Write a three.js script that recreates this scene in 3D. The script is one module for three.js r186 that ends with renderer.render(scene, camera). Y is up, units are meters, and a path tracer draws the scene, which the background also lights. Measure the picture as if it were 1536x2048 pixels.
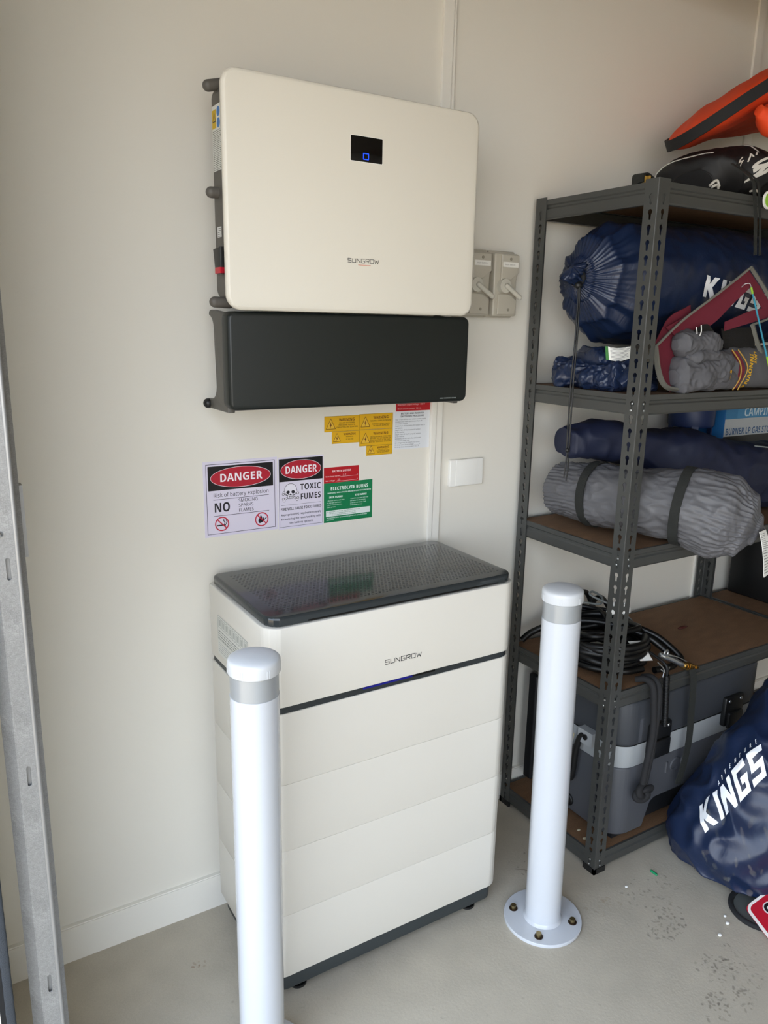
import * as THREE from 'three';
import { toCreasedNormals, mergeGeometries } from 'three/addons/utils/BufferGeometryUtils.js';
import { ImprovedNoise } from 'three/addons/math/ImprovedNoise.js';
import { DecalGeometry } from 'three/addons/geometries/DecalGeometry.js';
import { Brush, Evaluator, SUBTRACTION } from 'three-bvh-csg';

// ---------------------------------------------------------------- camera, sky, exposure
const scene = new THREE.Scene();
const renderer = new THREE.WebGLRenderer({ antialias: true });
renderer.toneMapping = THREE.LinearToneMapping;
renderer.toneMappingExposure = 2.35;
renderer.shadowMap.enabled = true;
const camera = new THREE.PerspectiveCamera(66.81, 1536 / 2048, 0.02, 200);
camera.rotation.order = 'YXZ';
camera.position.set(-0.538, 1.4405, 1.6493);
camera.rotation.set(-0.2374, -0.553, 0.0188);
{ // bright hazy daytime sky, even all round, a little bluer overhead
  const W = 64, H = 32, d = new Float32Array(W * H * 4);
  for (let y = 0; y < H; y++) {
    const up = Math.max(0, Math.sin(((y + 0.5) / H - 0.5) * Math.PI)), k = Math.pow(up, 0.5);
    for (let x = 0; x < W; x++) d.set([1.3 - 0.72 * k, 1.34 - 0.6 * k, 1.36 - 0.36 * k, 1], (y * W + x) * 4);
  }
  const t = new THREE.DataTexture(d, W, H, THREE.RGBAFormat, THREE.FloatType);
  t.mapping = THREE.EquirectangularReflectionMapping; t.magFilter = THREE.LinearFilter; t.needsUpdate = true;
  scene.background = t;
  scene.backgroundIntensity = 1.9;
}
// sun high behind the garage: it lights the driveway but does not reach in through the doorway
const sun = new THREE.DirectionalLight(0xfff0d8, 4.5);
sun.position.set(6, 9, 4); sun.target.position.set(0, 0, 1.5); sun.castShadow = true;
Object.assign(sun.shadow.camera, { left: -16, right: 16, top: 16, bottom: -16, near: 0.1, far: 40 }); sun.shadow.mapSize.set(2048, 2048);
scene.add(sun, sun.target);

// ---------------------------------------------------------------- helpers
const V = (x, y, z) => new THREE.Vector3(x, y, z);
const noiseGen = new ImprovedNoise();
const N3 = (x, y, z) => noiseGen.noise(x, y, z);
let seedState = 12345;
const rnd = () => { seedState = (seedState * 1664525 + 1013904223) >>> 0; return seedState / 4294967296; };
const taken = {};
const numbered = (n) => { const k = taken[n] = (taken[n] ?? -1) + 1; return k ? `${n}_${String(k).padStart(3, '0')}` : n; };
function M(color, roughness = 0.6, o = {}) { return new THREE.MeshPhysicalMaterial({ color, roughness, metalness: 0, ...o }); }
const shade = (m) => { m.castShadow = true; m.receiveShadow = true; return m; };
// Geometry is written in world metres; a thing is a Group at its base and its parts are shifted to that base.
function thing(name, label, category, base, group) {
  const g = new THREE.Group(); g.name = numbered(name); g.position.set(...base);
  g.userData = { label, category, base }; if (group) g.userData.group = group;
  scene.add(g); return g;
}
const baseOf = (o) => { while (o && !o.userData.base) o = o.parent; return o ? o.userData.base : [0, 0, 0]; };
function part(parent, name, geo, mat, label) {
  const b = baseOf(parent); geo.translate(-b[0], -b[1], -b[2]);
  const m = shade(new THREE.Mesh(geo, mat)); m.name = name; if (label) m.userData.label = label;
  parent.add(m); return m;
}
function single(name, geo, mat, label, category, group) {
  geo.computeBoundingBox(); const b = geo.boundingBox, c = [(b.min.x + b.max.x) / 2, b.min.y, (b.min.z + b.max.z) / 2];
  geo.translate(-c[0], -c[1], -c[2]);
  const m = shade(new THREE.Mesh(geo, mat)); m.name = numbered(name); m.position.set(...c);
  m.userData = { label, category, base: c }; if (group) m.userData.group = group;
  scene.add(m); return m;
}
function struct(name, geo, mat, label) {
  const m = shade(new THREE.Mesh(geo, mat)); m.name = name; m.userData = { kind: 'structure', label, category: 'structure' }; scene.add(m); return m;
}
const box = (x0, x1, y0, y1, z0, z1) => new THREE.BoxGeometry(x1 - x0, y1 - y0, z1 - z0).translate((x0 + x1) / 2, (y0 + y1) / 2, (z0 + z1) / 2);
const merge = (...g) => mergeGeometries(g.map((q) => { const n = q.index ? q.toNonIndexed() : q; for (const k of Object.keys(n.attributes)) if (!['position', 'normal', 'uv'].includes(k)) n.deleteAttribute(k); return n; }));
function rrect(x0, x1, y0, y1, r) { // r: one radius or [bottom-left, bottom-right, top-right, top-left]
  const [a, b, c, d] = Array.isArray(r) ? r : [r, r, r, r], s = new THREE.Shape();
  s.moveTo(x0 + a, y0); s.lineTo(x1 - b, y0); s.absarc(x1 - b, y0 + b, b, -Math.PI / 2, 0); s.lineTo(x1, y1 - c); s.absarc(x1 - c, y1 - c, c, 0, Math.PI / 2);
  s.lineTo(x0 + d, y1); s.absarc(x0 + d, y1 - d, d, Math.PI / 2, Math.PI); s.lineTo(x0, y0 + a); s.absarc(x0 + a, y0 + a, a, Math.PI, Math.PI * 1.5);
  return s;
}
function extr(shape, depth, bevel = 0, curveSegments = 10, seg = 3) {
  const g = new THREE.ExtrudeGeometry(shape, { depth: depth - 2 * bevel, bevelEnabled: bevel > 0, bevelThickness: bevel, bevelSize: bevel, bevelOffset: -bevel, bevelSegments: seg, curveSegments });
  g.translate(0, 0, bevel); return toCreasedNormals(g, 0.6);
}
const fslab = (x0, x1, y0, y1, z0, z1, r, bevel) => extr(rrect(x0, x1, y0, y1, r), z1 - z0, bevel).translate(0, 0, z0); // faces +z
function vslab(x0, x1, z0, z1, y0, y1, rf, rb, bevel) { // plan shape extruded upwards
  return extr(rrect(x0, x1, -z1, -z0, [rf, rf, rb, rb]), y1 - y0, bevel).rotateX(-Math.PI / 2).translate(0, y0, 0);
}
const cylY = (x, z, y0, y1, r0, r1 = r0, n = 40) => new THREE.CylinderGeometry(r1, r0, y1 - y0, n).translate(x, (y0 + y1) / 2, z);
function lathe(pts, x, z, n = 48) { return new THREE.LatheGeometry(pts.map(([r, y]) => new THREE.Vector2(r, y)), n).translate(x, 0, z); }
const curve = (pts, tension = 0.5, closed = false) => new THREE.CatmullRomCurve3(pts.map((p) => V(...p)), closed, 'catmullrom', tension);
const tube = (pts, r, n = 60, k = 8, closed = false) => new THREE.TubeGeometry(curve(pts, 0.5, closed), n, r, k, closed);
// A flat strip (webbing) swept along points; side is the direction of its width.
function strap(pts, width, thick, side, n = 40) {
  const c = curve(pts), S = V(...side), pos = [], idx = [], uv = [];
  for (let i = 0; i <= n; i++) {
    const p = c.getPointAt(i / n), t = c.getTangentAt(i / n), s = S.clone().addScaledVector(t, -S.dot(t)).normalize(), u = t.clone().cross(s).normalize();
    [[-1, -1], [1, -1], [1, 1], [-1, 1]].forEach(([a, b]) => { const q = p.clone().addScaledVector(s, a * width / 2).addScaledVector(u, b * thick / 2); pos.push(q.x, q.y, q.z); uv.push(i / n, (a + 1) / 2); });
    if (i < n) for (let j = 0; j < 4; j++) { const a = i * 4 + j, b = i * 4 + (j + 1) % 4; idx.push(a, b, a + 4, b, b + 4, a + 4); }
  }
  idx.push(0, 2, 1, 0, 3, 2, n * 4, n * 4 + 1, n * 4 + 2, n * 4, n * 4 + 2, n * 4 + 3);
  const g = new THREE.BufferGeometry(); g.setAttribute('position', new THREE.Float32BufferAttribute(pos, 3)); g.setAttribute('uv', new THREE.Float32BufferAttribute(uv, 2)); g.setIndex(idx);
  return toCreasedNormals(g.toNonIndexed(), 0.7);
}
// Stuffed cloth: an oval section swept along an axis, with gathers at its ends and folds all over.
function soft(pts, prof, o = {}) {
  const { nu = 96, nt = 90, up = [0, 1, 0], e = 2, pleats = 0, pleatAmp = 0, pleatLen = 0.25, ends = [1, 1], fold = 0.006, freq = 9, seed = 0, stretch = [1, 1, 1], flatY = null, ridge = 0.5 } = o;
  const c = curve(pts), U = V(...up), pos = [], idx = [], uv = [], L = c.getLength();
  const rad = (t) => { let i = 0; while (i < prof.length - 2 && t > prof[i + 1][0]) i++; const [t0, a0, b0] = prof[i], [t1, a1, b1] = prof[i + 1], k = THREE.MathUtils.clamp((t - t0) / (t1 - t0), 0, 1), s = o.round ? Math.sin(k * Math.PI / 2) : k * k * (3 - 2 * k); return [a0 + (a1 - a0) * s, b0 + (b1 - b0) * s]; };
  const surf = (t, th) => {
    const p = c.getPointAt(t), T = c.getTangentAt(t), n = U.clone().cross(T).normalize(), b = T.clone().cross(n).normalize(), [ra, rb] = rad(t);
    const cs = Math.cos(th), sn = Math.sin(th), q = 2 / e, cx = Math.sign(cs) * Math.pow(Math.abs(cs), q), cy = Math.sign(sn) * Math.pow(Math.abs(sn), q);
    const dir = n.multiplyScalar(cx * ra).addScaledVector(b, cy * rb), r = dir.length(), P = p.add(dir), d0 = t * L, d1 = (1 - t) * L, amp = Math.min(1, r / 0.03);
    const f1 = N3(P.x * freq * stretch[0] + seed, P.y * freq * stretch[1] + seed * 1.7, P.z * freq * stretch[2] - seed), f2 = N3(P.x * freq * 2.7 * stretch[0] - seed, P.y * freq * 2.7 * stretch[1] + seed, P.z * freq * 2.7 * stretch[2] + seed);
    let k = fold * amp * (f1 * 1.1 + ridge * (0.5 - Math.abs(f2)) * 1.3);
    if (pleats) {
      const w = ends[0] * Math.exp(-Math.pow(d0 / (pleatLen * 0.5), 2)) + ends[1] * Math.exp(-Math.pow(d1 / (pleatLen * 0.5), 2));
      const ph = th * pleats + 2.2 * N3(cs * 1.3 + seed, sn * 1.3, t * 5) * 2 + 1.4 * N3(cs * 4, sn * 4 + seed, t * 3);
      k += pleatAmp * amp * w * (0.5 - Math.abs(Math.sin(ph / 2))) * (0.75 + 0.5 * N3(cs * 2 + seed, sn * 2, 3));
    }
    if (o.lobes) { const w = d0 / o.lobeLen, env = w * Math.exp(1 - w), ph = th * o.lobes + 1.6 * N3(cs * 1.5 + seed, sn * 1.5, 7) * 3; k += o.lobeAmp * amp * env * env * (Math.cos(ph) * 0.7 + 0.4 * Math.cos(ph * 1.7 + 1)); }
    if (r > 1e-5) P.addScaledVector(dir, k / r);
    if (flatY !== null && P.y < flatY) P.y = flatY;
    return P;
  };
  for (let i = 0; i <= nt; i++) {
    let t = i / nt; t = 0.5 - 0.5 * Math.cos(t * Math.PI) * (0.55) - 0.5 * 0.45 * (1 - 2 * t); t = THREE.MathUtils.clamp(t, 0, 1);
    const [ra, rb] = rad(t);
    for (let j = 0; j <= nu; j++) { const P = surf(t, j / nu * Math.PI * 2); pos.push(P.x, P.y, P.z); uv.push(t * L, j / nu * Math.PI * (ra + rb)); }
    if (i < nt) for (let j = 0; j < nu; j++) { const a = i * (nu + 1) + j, bb = a + nu + 1; idx.push(a, a + 1, bb, a + 1, bb + 1, bb); }
  }
  for (const e2 of [0, nt]) { const q = c.getPointAt(e2 ? 1 : 0), at = pos.length / 3; if (flatY !== null && q.y < flatY) q.y = flatY; pos.push(q.x, q.y, q.z); uv.push(e2 ? L : 0, 0); for (let j = 0; j < nu; j++) { const a = e2 * (nu + 1) + j; e2 ? idx.push(a, a + 1, at) : idx.push(a + 1, a, at); } }
  const g = new THREE.BufferGeometry(); g.setAttribute('position', new THREE.Float32BufferAttribute(pos, 3)); g.setAttribute('uv', new THREE.Float32BufferAttribute(uv, 2)); g.setIndex(idx);
  // flip so that faces point outwards
  const vol = (() => { let v = 0; const a = V(), b2 = V(), c2 = V(), P = g.attributes.position; for (let i = 0; i < idx.length; i += 3) { a.fromBufferAttribute(P, idx[i]); b2.fromBufferAttribute(P, idx[i + 1]); c2.fromBufferAttribute(P, idx[i + 2]); v += a.dot(b2.cross(c2)); } return v; })();
  if (vol < 0) { for (let i = 0; i < idx.length; i += 3) { const t = idx[i]; idx[i] = idx[i + 1]; idx[i + 1] = t; } g.setIndex(idx); }
  g.computeVertexNormals();
  for (let i = 0; i <= nt; i++) { const a = i * (nu + 1), nn = g.attributes.normal, s = V(nn.getX(a) + nn.getX(a + nu), nn.getY(a) + nn.getY(a + nu), nn.getZ(a) + nn.getZ(a + nu)).normalize(); nn.setXYZ(a, s.x, s.y, s.z); nn.setXYZ(a + nu, s.x, s.y, s.z); }
  g.userData.surf = surf; return g;
}
// Lettering printed on a soft bag: a patch of that bag's own surface, a millimetre proud. its corners are given along and around the bag.
function printOn(parent, name, surf, [bl, br, tl, tr], tex, label, lift = 0.0022) { // corners as [t, angle] on the bag
  const nu = 110, nv = 44, pos = [], uv = [], idx = [];
  for (let i = 0; i <= nv; i++) for (let j = 0; j <= nu; j++) {
    const u = j / nu, v = i / nv, mix = (k) => (bl[k] * (1 - u) + br[k] * u) * (1 - v) + (tl[k] * (1 - u) + tr[k] * u) * v, t = mix(0), th = mix(1), P = surf(t, th), a = surf(Math.min(1, t + 0.01), th).sub(surf(Math.max(0, t - 0.01), th)), b = surf(t, th + 0.03).sub(surf(t, th - 0.03)), n = b.cross(a).normalize();
    P.addScaledVector(n, lift * Math.sign(n.dot(V(-0.6, 0.3, 0.7)))); pos.push(P.x, P.y, P.z); uv.push(u, v);
  }
  for (let i = 0; i < nv; i++) for (let j = 0; j < nu; j++) { const a = i * (nu + 1) + j; idx.push(a, a + 1, a + nu + 2, a, a + nu + 2, a + nu + 1); }
  const g = new THREE.BufferGeometry(); g.setAttribute('position', new THREE.Float32BufferAttribute(pos, 3)); g.setAttribute('uv', new THREE.Float32BufferAttribute(uv, 2)); g.setIndex(idx); g.computeVertexNormals();
  return part(parent, name, g, new THREE.MeshStandardMaterial({ map: tex, transparent: true, roughness: 0.55, side: THREE.DoubleSide }), label);
}
// A cloth sheet with thickness from a grid of corners (rows of points), gently rumpled.
function sheet(rows, thick, amp = 0.003, freq = 14, n = 14, seed = 0) {
  const R = rows.length - 1, C = rows[0].length - 1, nu = C * n, nv = R * n, pos = [], uv = [], idx = [];
  const cols = rows.map((r) => curve(r)), P = (u, v) => { const pts = cols.map((c) => c.getPoint(u)); return pts.length === 2 ? pts[0].lerp(pts[1], v) : new THREE.CatmullRomCurve3(pts).getPoint(v); };
  for (const s of [0, 1]) for (let i = 0; i <= nv; i++) for (let j = 0; j <= nu; j++) {
    const u = j / nu, v = i / nv, p = P(u, v), a = P(Math.min(1, u + 0.01), v).sub(P(Math.max(0, u - 0.01), v)), b = P(u, Math.min(1, v + 0.01)).sub(P(u, Math.max(0, v - 0.01))), nrm = a.cross(b).normalize();
    p.addScaledVector(nrm, (s - 0.5) * thick + amp * N3(p.x * freq + seed, p.y * freq, p.z * freq - seed)); pos.push(p.x, p.y, p.z); uv.push(u, v);
  }
  const K = (nv + 1) * (nu + 1), q = (a, b, c, d) => idx.push(a, b, c, a, c, d), id = (s, i, j) => s * K + i * (nu + 1) + j;
  for (let i = 0; i < nv; i++) for (let j = 0; j < nu; j++) { q(id(1, i, j), id(1, i, j + 1), id(1, i + 1, j + 1), id(1, i + 1, j)); q(id(0, i, j), id(0, i + 1, j), id(0, i + 1, j + 1), id(0, i, j + 1)); }
  for (let j = 0; j < nu; j++) { q(id(0, 0, j), id(0, 0, j + 1), id(1, 0, j + 1), id(1, 0, j)); q(id(0, nv, j), id(1, nv, j), id(1, nv, j + 1), id(0, nv, j + 1)); }
  for (let i = 0; i < nv; i++) { q(id(0, i, 0), id(1, i, 0), id(1, i + 1, 0), id(0, i + 1, 0)); q(id(0, i, nu), id(0, i + 1, nu), id(1, i + 1, nu), id(1, i, nu)); }
  const g = new THREE.BufferGeometry(); g.setAttribute('position', new THREE.Float32BufferAttribute(pos, 3)); g.setAttribute('uv', new THREE.Float32BufferAttribute(uv, 2)); g.setIndex(idx);
  return toCreasedNormals(g.toNonIndexed(), 0.7);
}
// textures
function canvasTex(w, h, draw) { const c = document.createElement('canvas'); c.width = w; c.height = h; const g = c.getContext('2d'); draw(g, w, h); const t = new THREE.CanvasTexture(c); t.colorSpace = THREE.SRGBColorSpace; t.anisotropy = 8; return t; }
function dataTex(n, f, srgb = false) {
  const d = new Uint8Array(n * n * 4);
  for (let y = 0; y < n; y++) for (let x = 0; x < n; x++) { const c = f(x / n, y / n), i = (y * n + x) * 4; d[i] = c[0]; d[i + 1] = c[1]; d[i + 2] = c[2]; d[i + 3] = 255; }
  const t = new THREE.DataTexture(d, n, n); t.wrapS = t.wrapT = THREE.RepeatWrapping; t.magFilter = THREE.LinearFilter; if (srgb) t.colorSpace = THREE.SRGBColorSpace; t.needsUpdate = true; return t;
}
// tileable fractal noise: sample on a torus-like blend
const tileN = (u, v, f, s) => { const a = (x, y) => N3(x * f, y * f, s); return a(u, v) * (1 - u) * (1 - v) + a(u - 1, v) * u * (1 - v) + a(u, v - 1) * (1 - u) * v + a(u - 1, v - 1) * u * v; };
const crinkle = dataTex(512, (u, v) => { let h = 0, a = 1; for (const f of [7, 15, 31]) { h += a * (0.45 - Math.abs(tileN(u, v, f, f))); a *= 0.55; } const c = 128 + 150 * h; return [c, c, c]; });
const fine = dataTex(256, (u, v) => { const c = 128 + 60 * tileN(u, v, 40, 2.5) + 50 * tileN(u, v, 90, 7.5); return [c, c, c]; });
const rep = (t, x, y = x) => { const c = t.clone(); c.repeat.set(x, y); c.needsUpdate = true; return c; };
const weave = dataTex(128, (u, v) => { const a = Math.sin(u * Math.PI * 32), b = Math.sin(v * Math.PI * 32), c = 128 + 60 * a * b; return [c, c, c]; });
const braid = dataTex(128, (u, v) => { const a = Math.sin((u * 8 + v * 2) * Math.PI * 2), b = Math.sin((u * 8 - v * 2) * Math.PI * 2), c = 16 + 22 * Math.max(0, a, b); return [c, c, c + 2]; }, true);

// ---------------------------------------------------------------- materials
const galvTex = dataTex(512, (u, v) => { const c = 152 + 16 * tileN(u, v, 26, 3) + 26 * tileN(u, v, 90, 8) + 14 * tileN(u, v, 5, 1); return [c + 1, c + 1, c]; }, true);
const mat = {
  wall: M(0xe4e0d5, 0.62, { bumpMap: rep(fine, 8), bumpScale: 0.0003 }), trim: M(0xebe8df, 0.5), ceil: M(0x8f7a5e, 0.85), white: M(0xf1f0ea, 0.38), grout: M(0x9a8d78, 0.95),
  cover: M(0xd9d4c7, 0.42, { bumpMap: rep(fine, 14), bumpScale: 0.00006 }), batt: M(0xd8d4ca, 0.36, { bumpMap: rep(fine, 14), bumpScale: 0.00005 }),
  invBody: M(0x5a5650, 0.55), boxBlack: M(0x151a18, 0.45, { bumpMap: rep(fine, 20), bumpScale: 0.00008 }), boxSide: M(0x57544e, 0.5),
  black: M(0x111213, 0.45), softBlack: M(0x17181a, 0.85), gloss: M(0x050506, 0.12), band: M(0x262b2d, 0.4),
  boll: M(0xc6cad0, 0.22, { clearcoat: 0.5, clearcoatRoughness: 0.12 }), cap: M(0xc8cbce, 0.32), reflector: M(0xa9adb0, 0.3, { metalness: 0.35 }),
  bolt: M(0x8a7a55, 0.32, { metalness: 0.9 }), steel: M(0xb9bcbe, 0.28, { metalness: 0.95 }), brass: M(0xb58c45, 0.25, { metalness: 0.95 }), washer: M(0x3a2c22, 0.5, { metalness: 0.6 }),
  shelf: M(0x454644, 0.38, { bumpMap: rep(fine, 10), bumpScale: 0.00015, metalness: 0.15 }), foot: M(0x151515, 0.6),
  galv: M(0xffffff, 0.42, { map: rep(galvTex, 6), metalness: 0.45 }), rubber: M(0x3b4046, 0.9, { bumpMap: rep(fine, 30), bumpScale: 0.002 }),
  iso: M(0xb9b3a4, 0.4), isoDark: M(0x8d8778, 0.45), isoHandle: M(0xc3bfb2, 0.35),
  navyDull: M(0x121a34, 0.6, { bumpMap: rep(crinkle, 4), bumpScale: 0.001 }),
  navyShiny: M(0x15233f, 0.36, { bumpMap: rep(crinkle, 4), bumpScale: 0.0012 }),
  grey: M(0x59595c, 0.55, { bumpMap: rep(crinkle, 6), bumpScale: 0.0014 }), greyCloth: M(0x57575b, 0.8, { bumpMap: rep(weave, 60), bumpScale: 0.0003 }), greyEdge: M(0x6b6a62, 0.85),
  maroon: M(0x6a1a2c, 0.85), orange: M(0xd8400f, 0.75, { bumpMap: rep(crinkle, 2), bumpScale: 0.0008 }), strapBlack: M(0x1d1f1c, 0.8, { bumpMap: rep(weave, 3, 12), bumpScale: 0.0004 }),
  bagBlack: M(0x0c0c0e, 0.6, { bumpMap: rep(crinkle, 3), bumpScale: 0.0008 }), paper: M(0xe8e8e4, 0.8), piping: M(0xb9b7b0, 0.6),
  cooler: M(0x4b4d52, 0.5, { bumpMap: rep(fine, 30), bumpScale: 0.0002 }), coolerLidShaded: M(0x3c3f44, 0.5, { bumpMap: rep(fine, 30), bumpScale: 0.0002 }), coolerStripe: M(0xa0a4a6, 0.45), coolerBase: M(0x14161a, 0.6),
  hose: M(0x08090a, 0.4), cordGrey: M(0x7f8584, 0.5), rope: M(0xffffff, 0.85, { map: rep(braid, 60, 4) }), blueTank: M(0x14508f, 0.4), tankDark: M(0x0d2450, 0.45), cyan: M(0x3a8ea8, 0.35), lime: M(0x8fbf3a, 0.5),
  yellow: M(0xe3b21c, 0.7), gold: M(0xb08a3a, 0.6), beige: M(0xb3aa90, 0.85), red: M(0xc0142c, 0.4), blueLamp: M(0x0a1a60, 0.3, { emissive: 0x2050ff, emissiveIntensity: 0.6 }), blueBar: M(0x05082a, 0.25, { emissive: 0x1018c0, emissiveIntensity: 0.16 }),
};
// particle-board deck
const deckTex = dataTex(512, (u, v) => { const k = 1 + 0.16 * tileN(u, v, 60, 4) + 0.12 * tileN(u, v, 130, 9) + 0.1 * tileN(u, v, 5, 2); return [118 * k, 88 * k, 62 * k]; }, true);
mat.deck = M(0xffffff, 0.8, { map: rep(deckTex, 3) });

// ---------------------------------------------------------------- setting
const X0 = -0.512, XE = 5.2, ZE = 5.9, H = 2.6, OZ0 = 0.45, OZ1 = 5.4, OH = 2.2;
struct('wall_back', box(-0.62, XE + 0.12, -0.02, H, -0.12, 0), mat.wall, 'off-white panelled garage wall');
struct('wall_front', box(-0.62, XE + 0.12, -0.02, H, ZE, ZE + 0.12), mat.wall, 'off-white garage side wall');
struct('wall_right', box(XE, XE + 0.12, -0.02, H, 0, ZE), mat.wall, 'off-white garage end wall');
struct('wall_left', merge(box(-0.62, X0, -0.02, H, 0, OZ0), box(-0.62, X0, -0.02, H, OZ1, ZE), box(-0.62, X0, OH, H, OZ0, OZ1)), mat.wall, 'wall around the open garage doorway');
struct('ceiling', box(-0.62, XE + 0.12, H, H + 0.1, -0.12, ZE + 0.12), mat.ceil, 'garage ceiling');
// concrete floor
const FW = 2.6;
const floorTex = canvasTex(2048, 2048, (g, w, h) => {
  const im = g.createImageData(w, h), d = im.data;
  for (let y = 0; y < h; y++) for (let x = 0; x < w; x++) {
    const u = x / w, v = y / h; let k = 1 + 0.07 * tileN(u, v, 5, 1) + 0.06 * tileN(u, v, 14, 2) + 0.05 * tileN(u, v, 45, 3) + 0.05 * (rnd() - 0.5);
    const s = tileN(u, v, 9, 6); if (s > 0.32) k *= 1 - (s - 0.32) * 0.5;
    const i = (y * w + x) * 4; d[i] = 182 * k; d[i + 1] = 174 * k; d[i + 2] = 158 * k; d[i + 3] = 255;
  }
  g.putImageData(im, 0, 0);
  const P = (x, z) => [(((x + 1) / FW) % 1 + 1) % 1 * w, (((z) / FW) % 1 + 1) % 1 * h];
  const blot = (x, z, r, n, a, col = '40,34,28') => { for (let i = 0; i < n; i++) { const t = rnd() * 6.3, q = Math.pow(rnd(), 0.7) * r, [px, py] = P(x + Math.cos(t) * q, z + Math.sin(t) * q * 0.6); g.fillStyle = `rgba(${col},${a * (0.15 + rnd() * 0.55)})`; g.beginPath(); g.ellipse(px, py, 0.8 + rnd() * 4.5, 0.6 + rnd() * 2, rnd() * 3, 0, 7); g.fill(); } };
  blot(1.0, 0.53, 0.09, 45, 0.35); blot(0.98, 0.6, 0.05, 30, 0.32); blot(0.93, 0.64, 0.06, 70, 0.4); blot(0.95, 0.78, 0.08, 60, 0.4); blot(0.86, 0.86, 0.07, 60, 0.4); blot(0.99, 0.86, 0.12, 60, 0.3); blot(0.86, 0.5, 0.07, 25, 0.22, '110,80,50'); blot(-0.1, 0.17, 0.02, 8, 0.5, '90,50,30'); blot(0.02, 0.4, 0.2, 18, 0.25); blot(0.8, 0.3, 0.1, 25, 0.35); blot(0.4, 0.7, 0.3, 30, 0.18);
  g.strokeStyle = 'rgba(60,52,44,.5)'; g.lineWidth = 1.6; g.beginPath(); [[0.745, 0.285], [0.765, 0.3], [0.79, 0.335], [0.785, 0.35], [0.755, 0.325]].forEach((p, i) => { const q = P(...p); i ? g.lineTo(...q) : g.moveTo(...q); }); g.stroke();
});
floorTex.wrapS = floorTex.wrapT = THREE.RepeatWrapping; floorTex.flipY = false;
{
  const g = box(-0.62, XE + 0.12, -0.1, 0, -0.12, ZE + 0.12), p = g.attributes.position, uv = g.attributes.uv;
  for (let i = 0; i < p.count; i++) uv.setXY(i, (p.getX(i) + 1) / FW, p.getZ(i) / FW);
  struct('floor', g, new THREE.MeshStandardMaterial({ map: floorTex, roughness: 0.72, bumpMap: rep(fine, 10), bumpScale: 0.0006 }), 'grey scuffed concrete slab');
}
const driveTex = dataTex(256, (u, v) => { const k = 1 + 0.12 * tileN(u, v, 8, 3) + 0.1 * tileN(u, v, 50, 6); return [190 * k, 168 * k, 136 * k]; }, true);
struct('driveway', box(-14, -0.62, -0.16, -0.02, -14, 16), new THREE.MeshStandardMaterial({ map: rep(driveTex, 8), roughness: 0.9 }), 'pale driveway outside the garage');
// skirting with a small top lip, and cover strips over the sheet joints
struct('baseboard_back', merge(box(X0, XE, 0, 0.088, 0, 0.013), box(X0, XE, 0.088, 0.0905, 0, 0.010)), mat.trim, 'white skirting board');
const strip = (x, y0) => toCreasedNormals(extr(rrect(x, x + 0.036, y0, H, 0.001), 0.009, 0.0025, 2, 2), 0.6);
struct('trim_1', strip(0.613, 0.0905), mat.trim, 'vertical cover strip over wall sheet joint');
struct('trim_2', strip(1.756, 0.0905), mat.trim, 'vertical cover strip over wall sheet joint behind shelving');

// ---------------------------------------------------------------- garage door track and jamb seal
{
  const t = thing('garage_door_track', 'galvanised steel garage door track standing by the open doorway', 'door track', [-0.437, 0, 0.44]);
  const zt = 0.45, web = rrect(-0.4492, -0.4262, 0, 2.12, 0.0008);
  const slot = (y) => { const h = new THREE.Path(), x = -0.4368, r = 0.003; h.absarc(x, y - 0.014, r, Math.PI, 0); h.absarc(x, y + 0.014, r, 0, Math.PI); h.closePath(); return h; };
  for (const y of [0.36, 0.748, 1.085, 1.5, 1.9]) web.holes.push(slot(y));
  part(t, 'web', extr(web, 0.0022).translate(0, 0, zt - 0.001), mat.galv);
  part(t, 'backing_strip', box(-0.4492, -0.4262, 0, 2.12, zt - 0.0055, zt - 0.004), mat.galv);
  part(t, 'rolled_lip', new THREE.CapsuleGeometry(0.0034, 2.11, 6, 14).translate(-0.4228, 1.06, zt + 0.0015), mat.galv);
  const ex = (pts) => { const q = new THREE.Shape(); pts.forEach(([x, z], k) => k ? q.lineTo(x, -zt - z) : q.moveTo(x, -zt - z)); q.closePath(); return toCreasedNormals(extr(q, 2.12).rotateX(-Math.PI / 2), 0.4); };
  part(t, 'flange', ex([[-0.4215, 0], [-0.4165, -0.026], [-0.4095, -0.031], [-0.4095, -0.034], [-0.4185, -0.0285], [-0.424, 0]]), mat.galv);
  part(t, 'inner_lip', ex([[-0.4492, 0.0012], [-0.4502, -0.001], [-0.4645, -0.022], [-0.4665, -0.021], [-0.4515, 0.0012]]), mat.galv);
  part(t, 'screw', new THREE.SphereGeometry(0.0048, 18, 10, 0, Math.PI * 2, 0, Math.PI / 2).rotateX(Math.PI / 2).translate(-0.4495 + 0.0055, 1.138, zt + 0.0012), mat.steel);
  part(t, 'bracket', box(-0.4095, -0.4045, 1.09, 1.2, zt - 0.055, zt - 0.033), mat.galv);
}
{
  const t = thing('door_jamb_seal', 'dark grey fuzzy brush seal fixed to the doorway edge', 'door seal', [-0.501, 0, 0.455]);
  part(t, 'brush', soft([[-0.5, 0.0, 0.461], [-0.5, 1.05, 0.461], [-0.5, 2.15, 0.461]], [[0, 0.0075, 0.008], [1, 0.0075, 0.008]], { nu: 16, nt: 700, up: [0, 0, 1], fold: 0.0014, freq: 100, e: 4 }), mat.rubber);
  part(t, 'carrier', box(-0.514, -0.5065, 0, 2.15, 0.45, 0.468), mat.softBlack);
}
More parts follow.
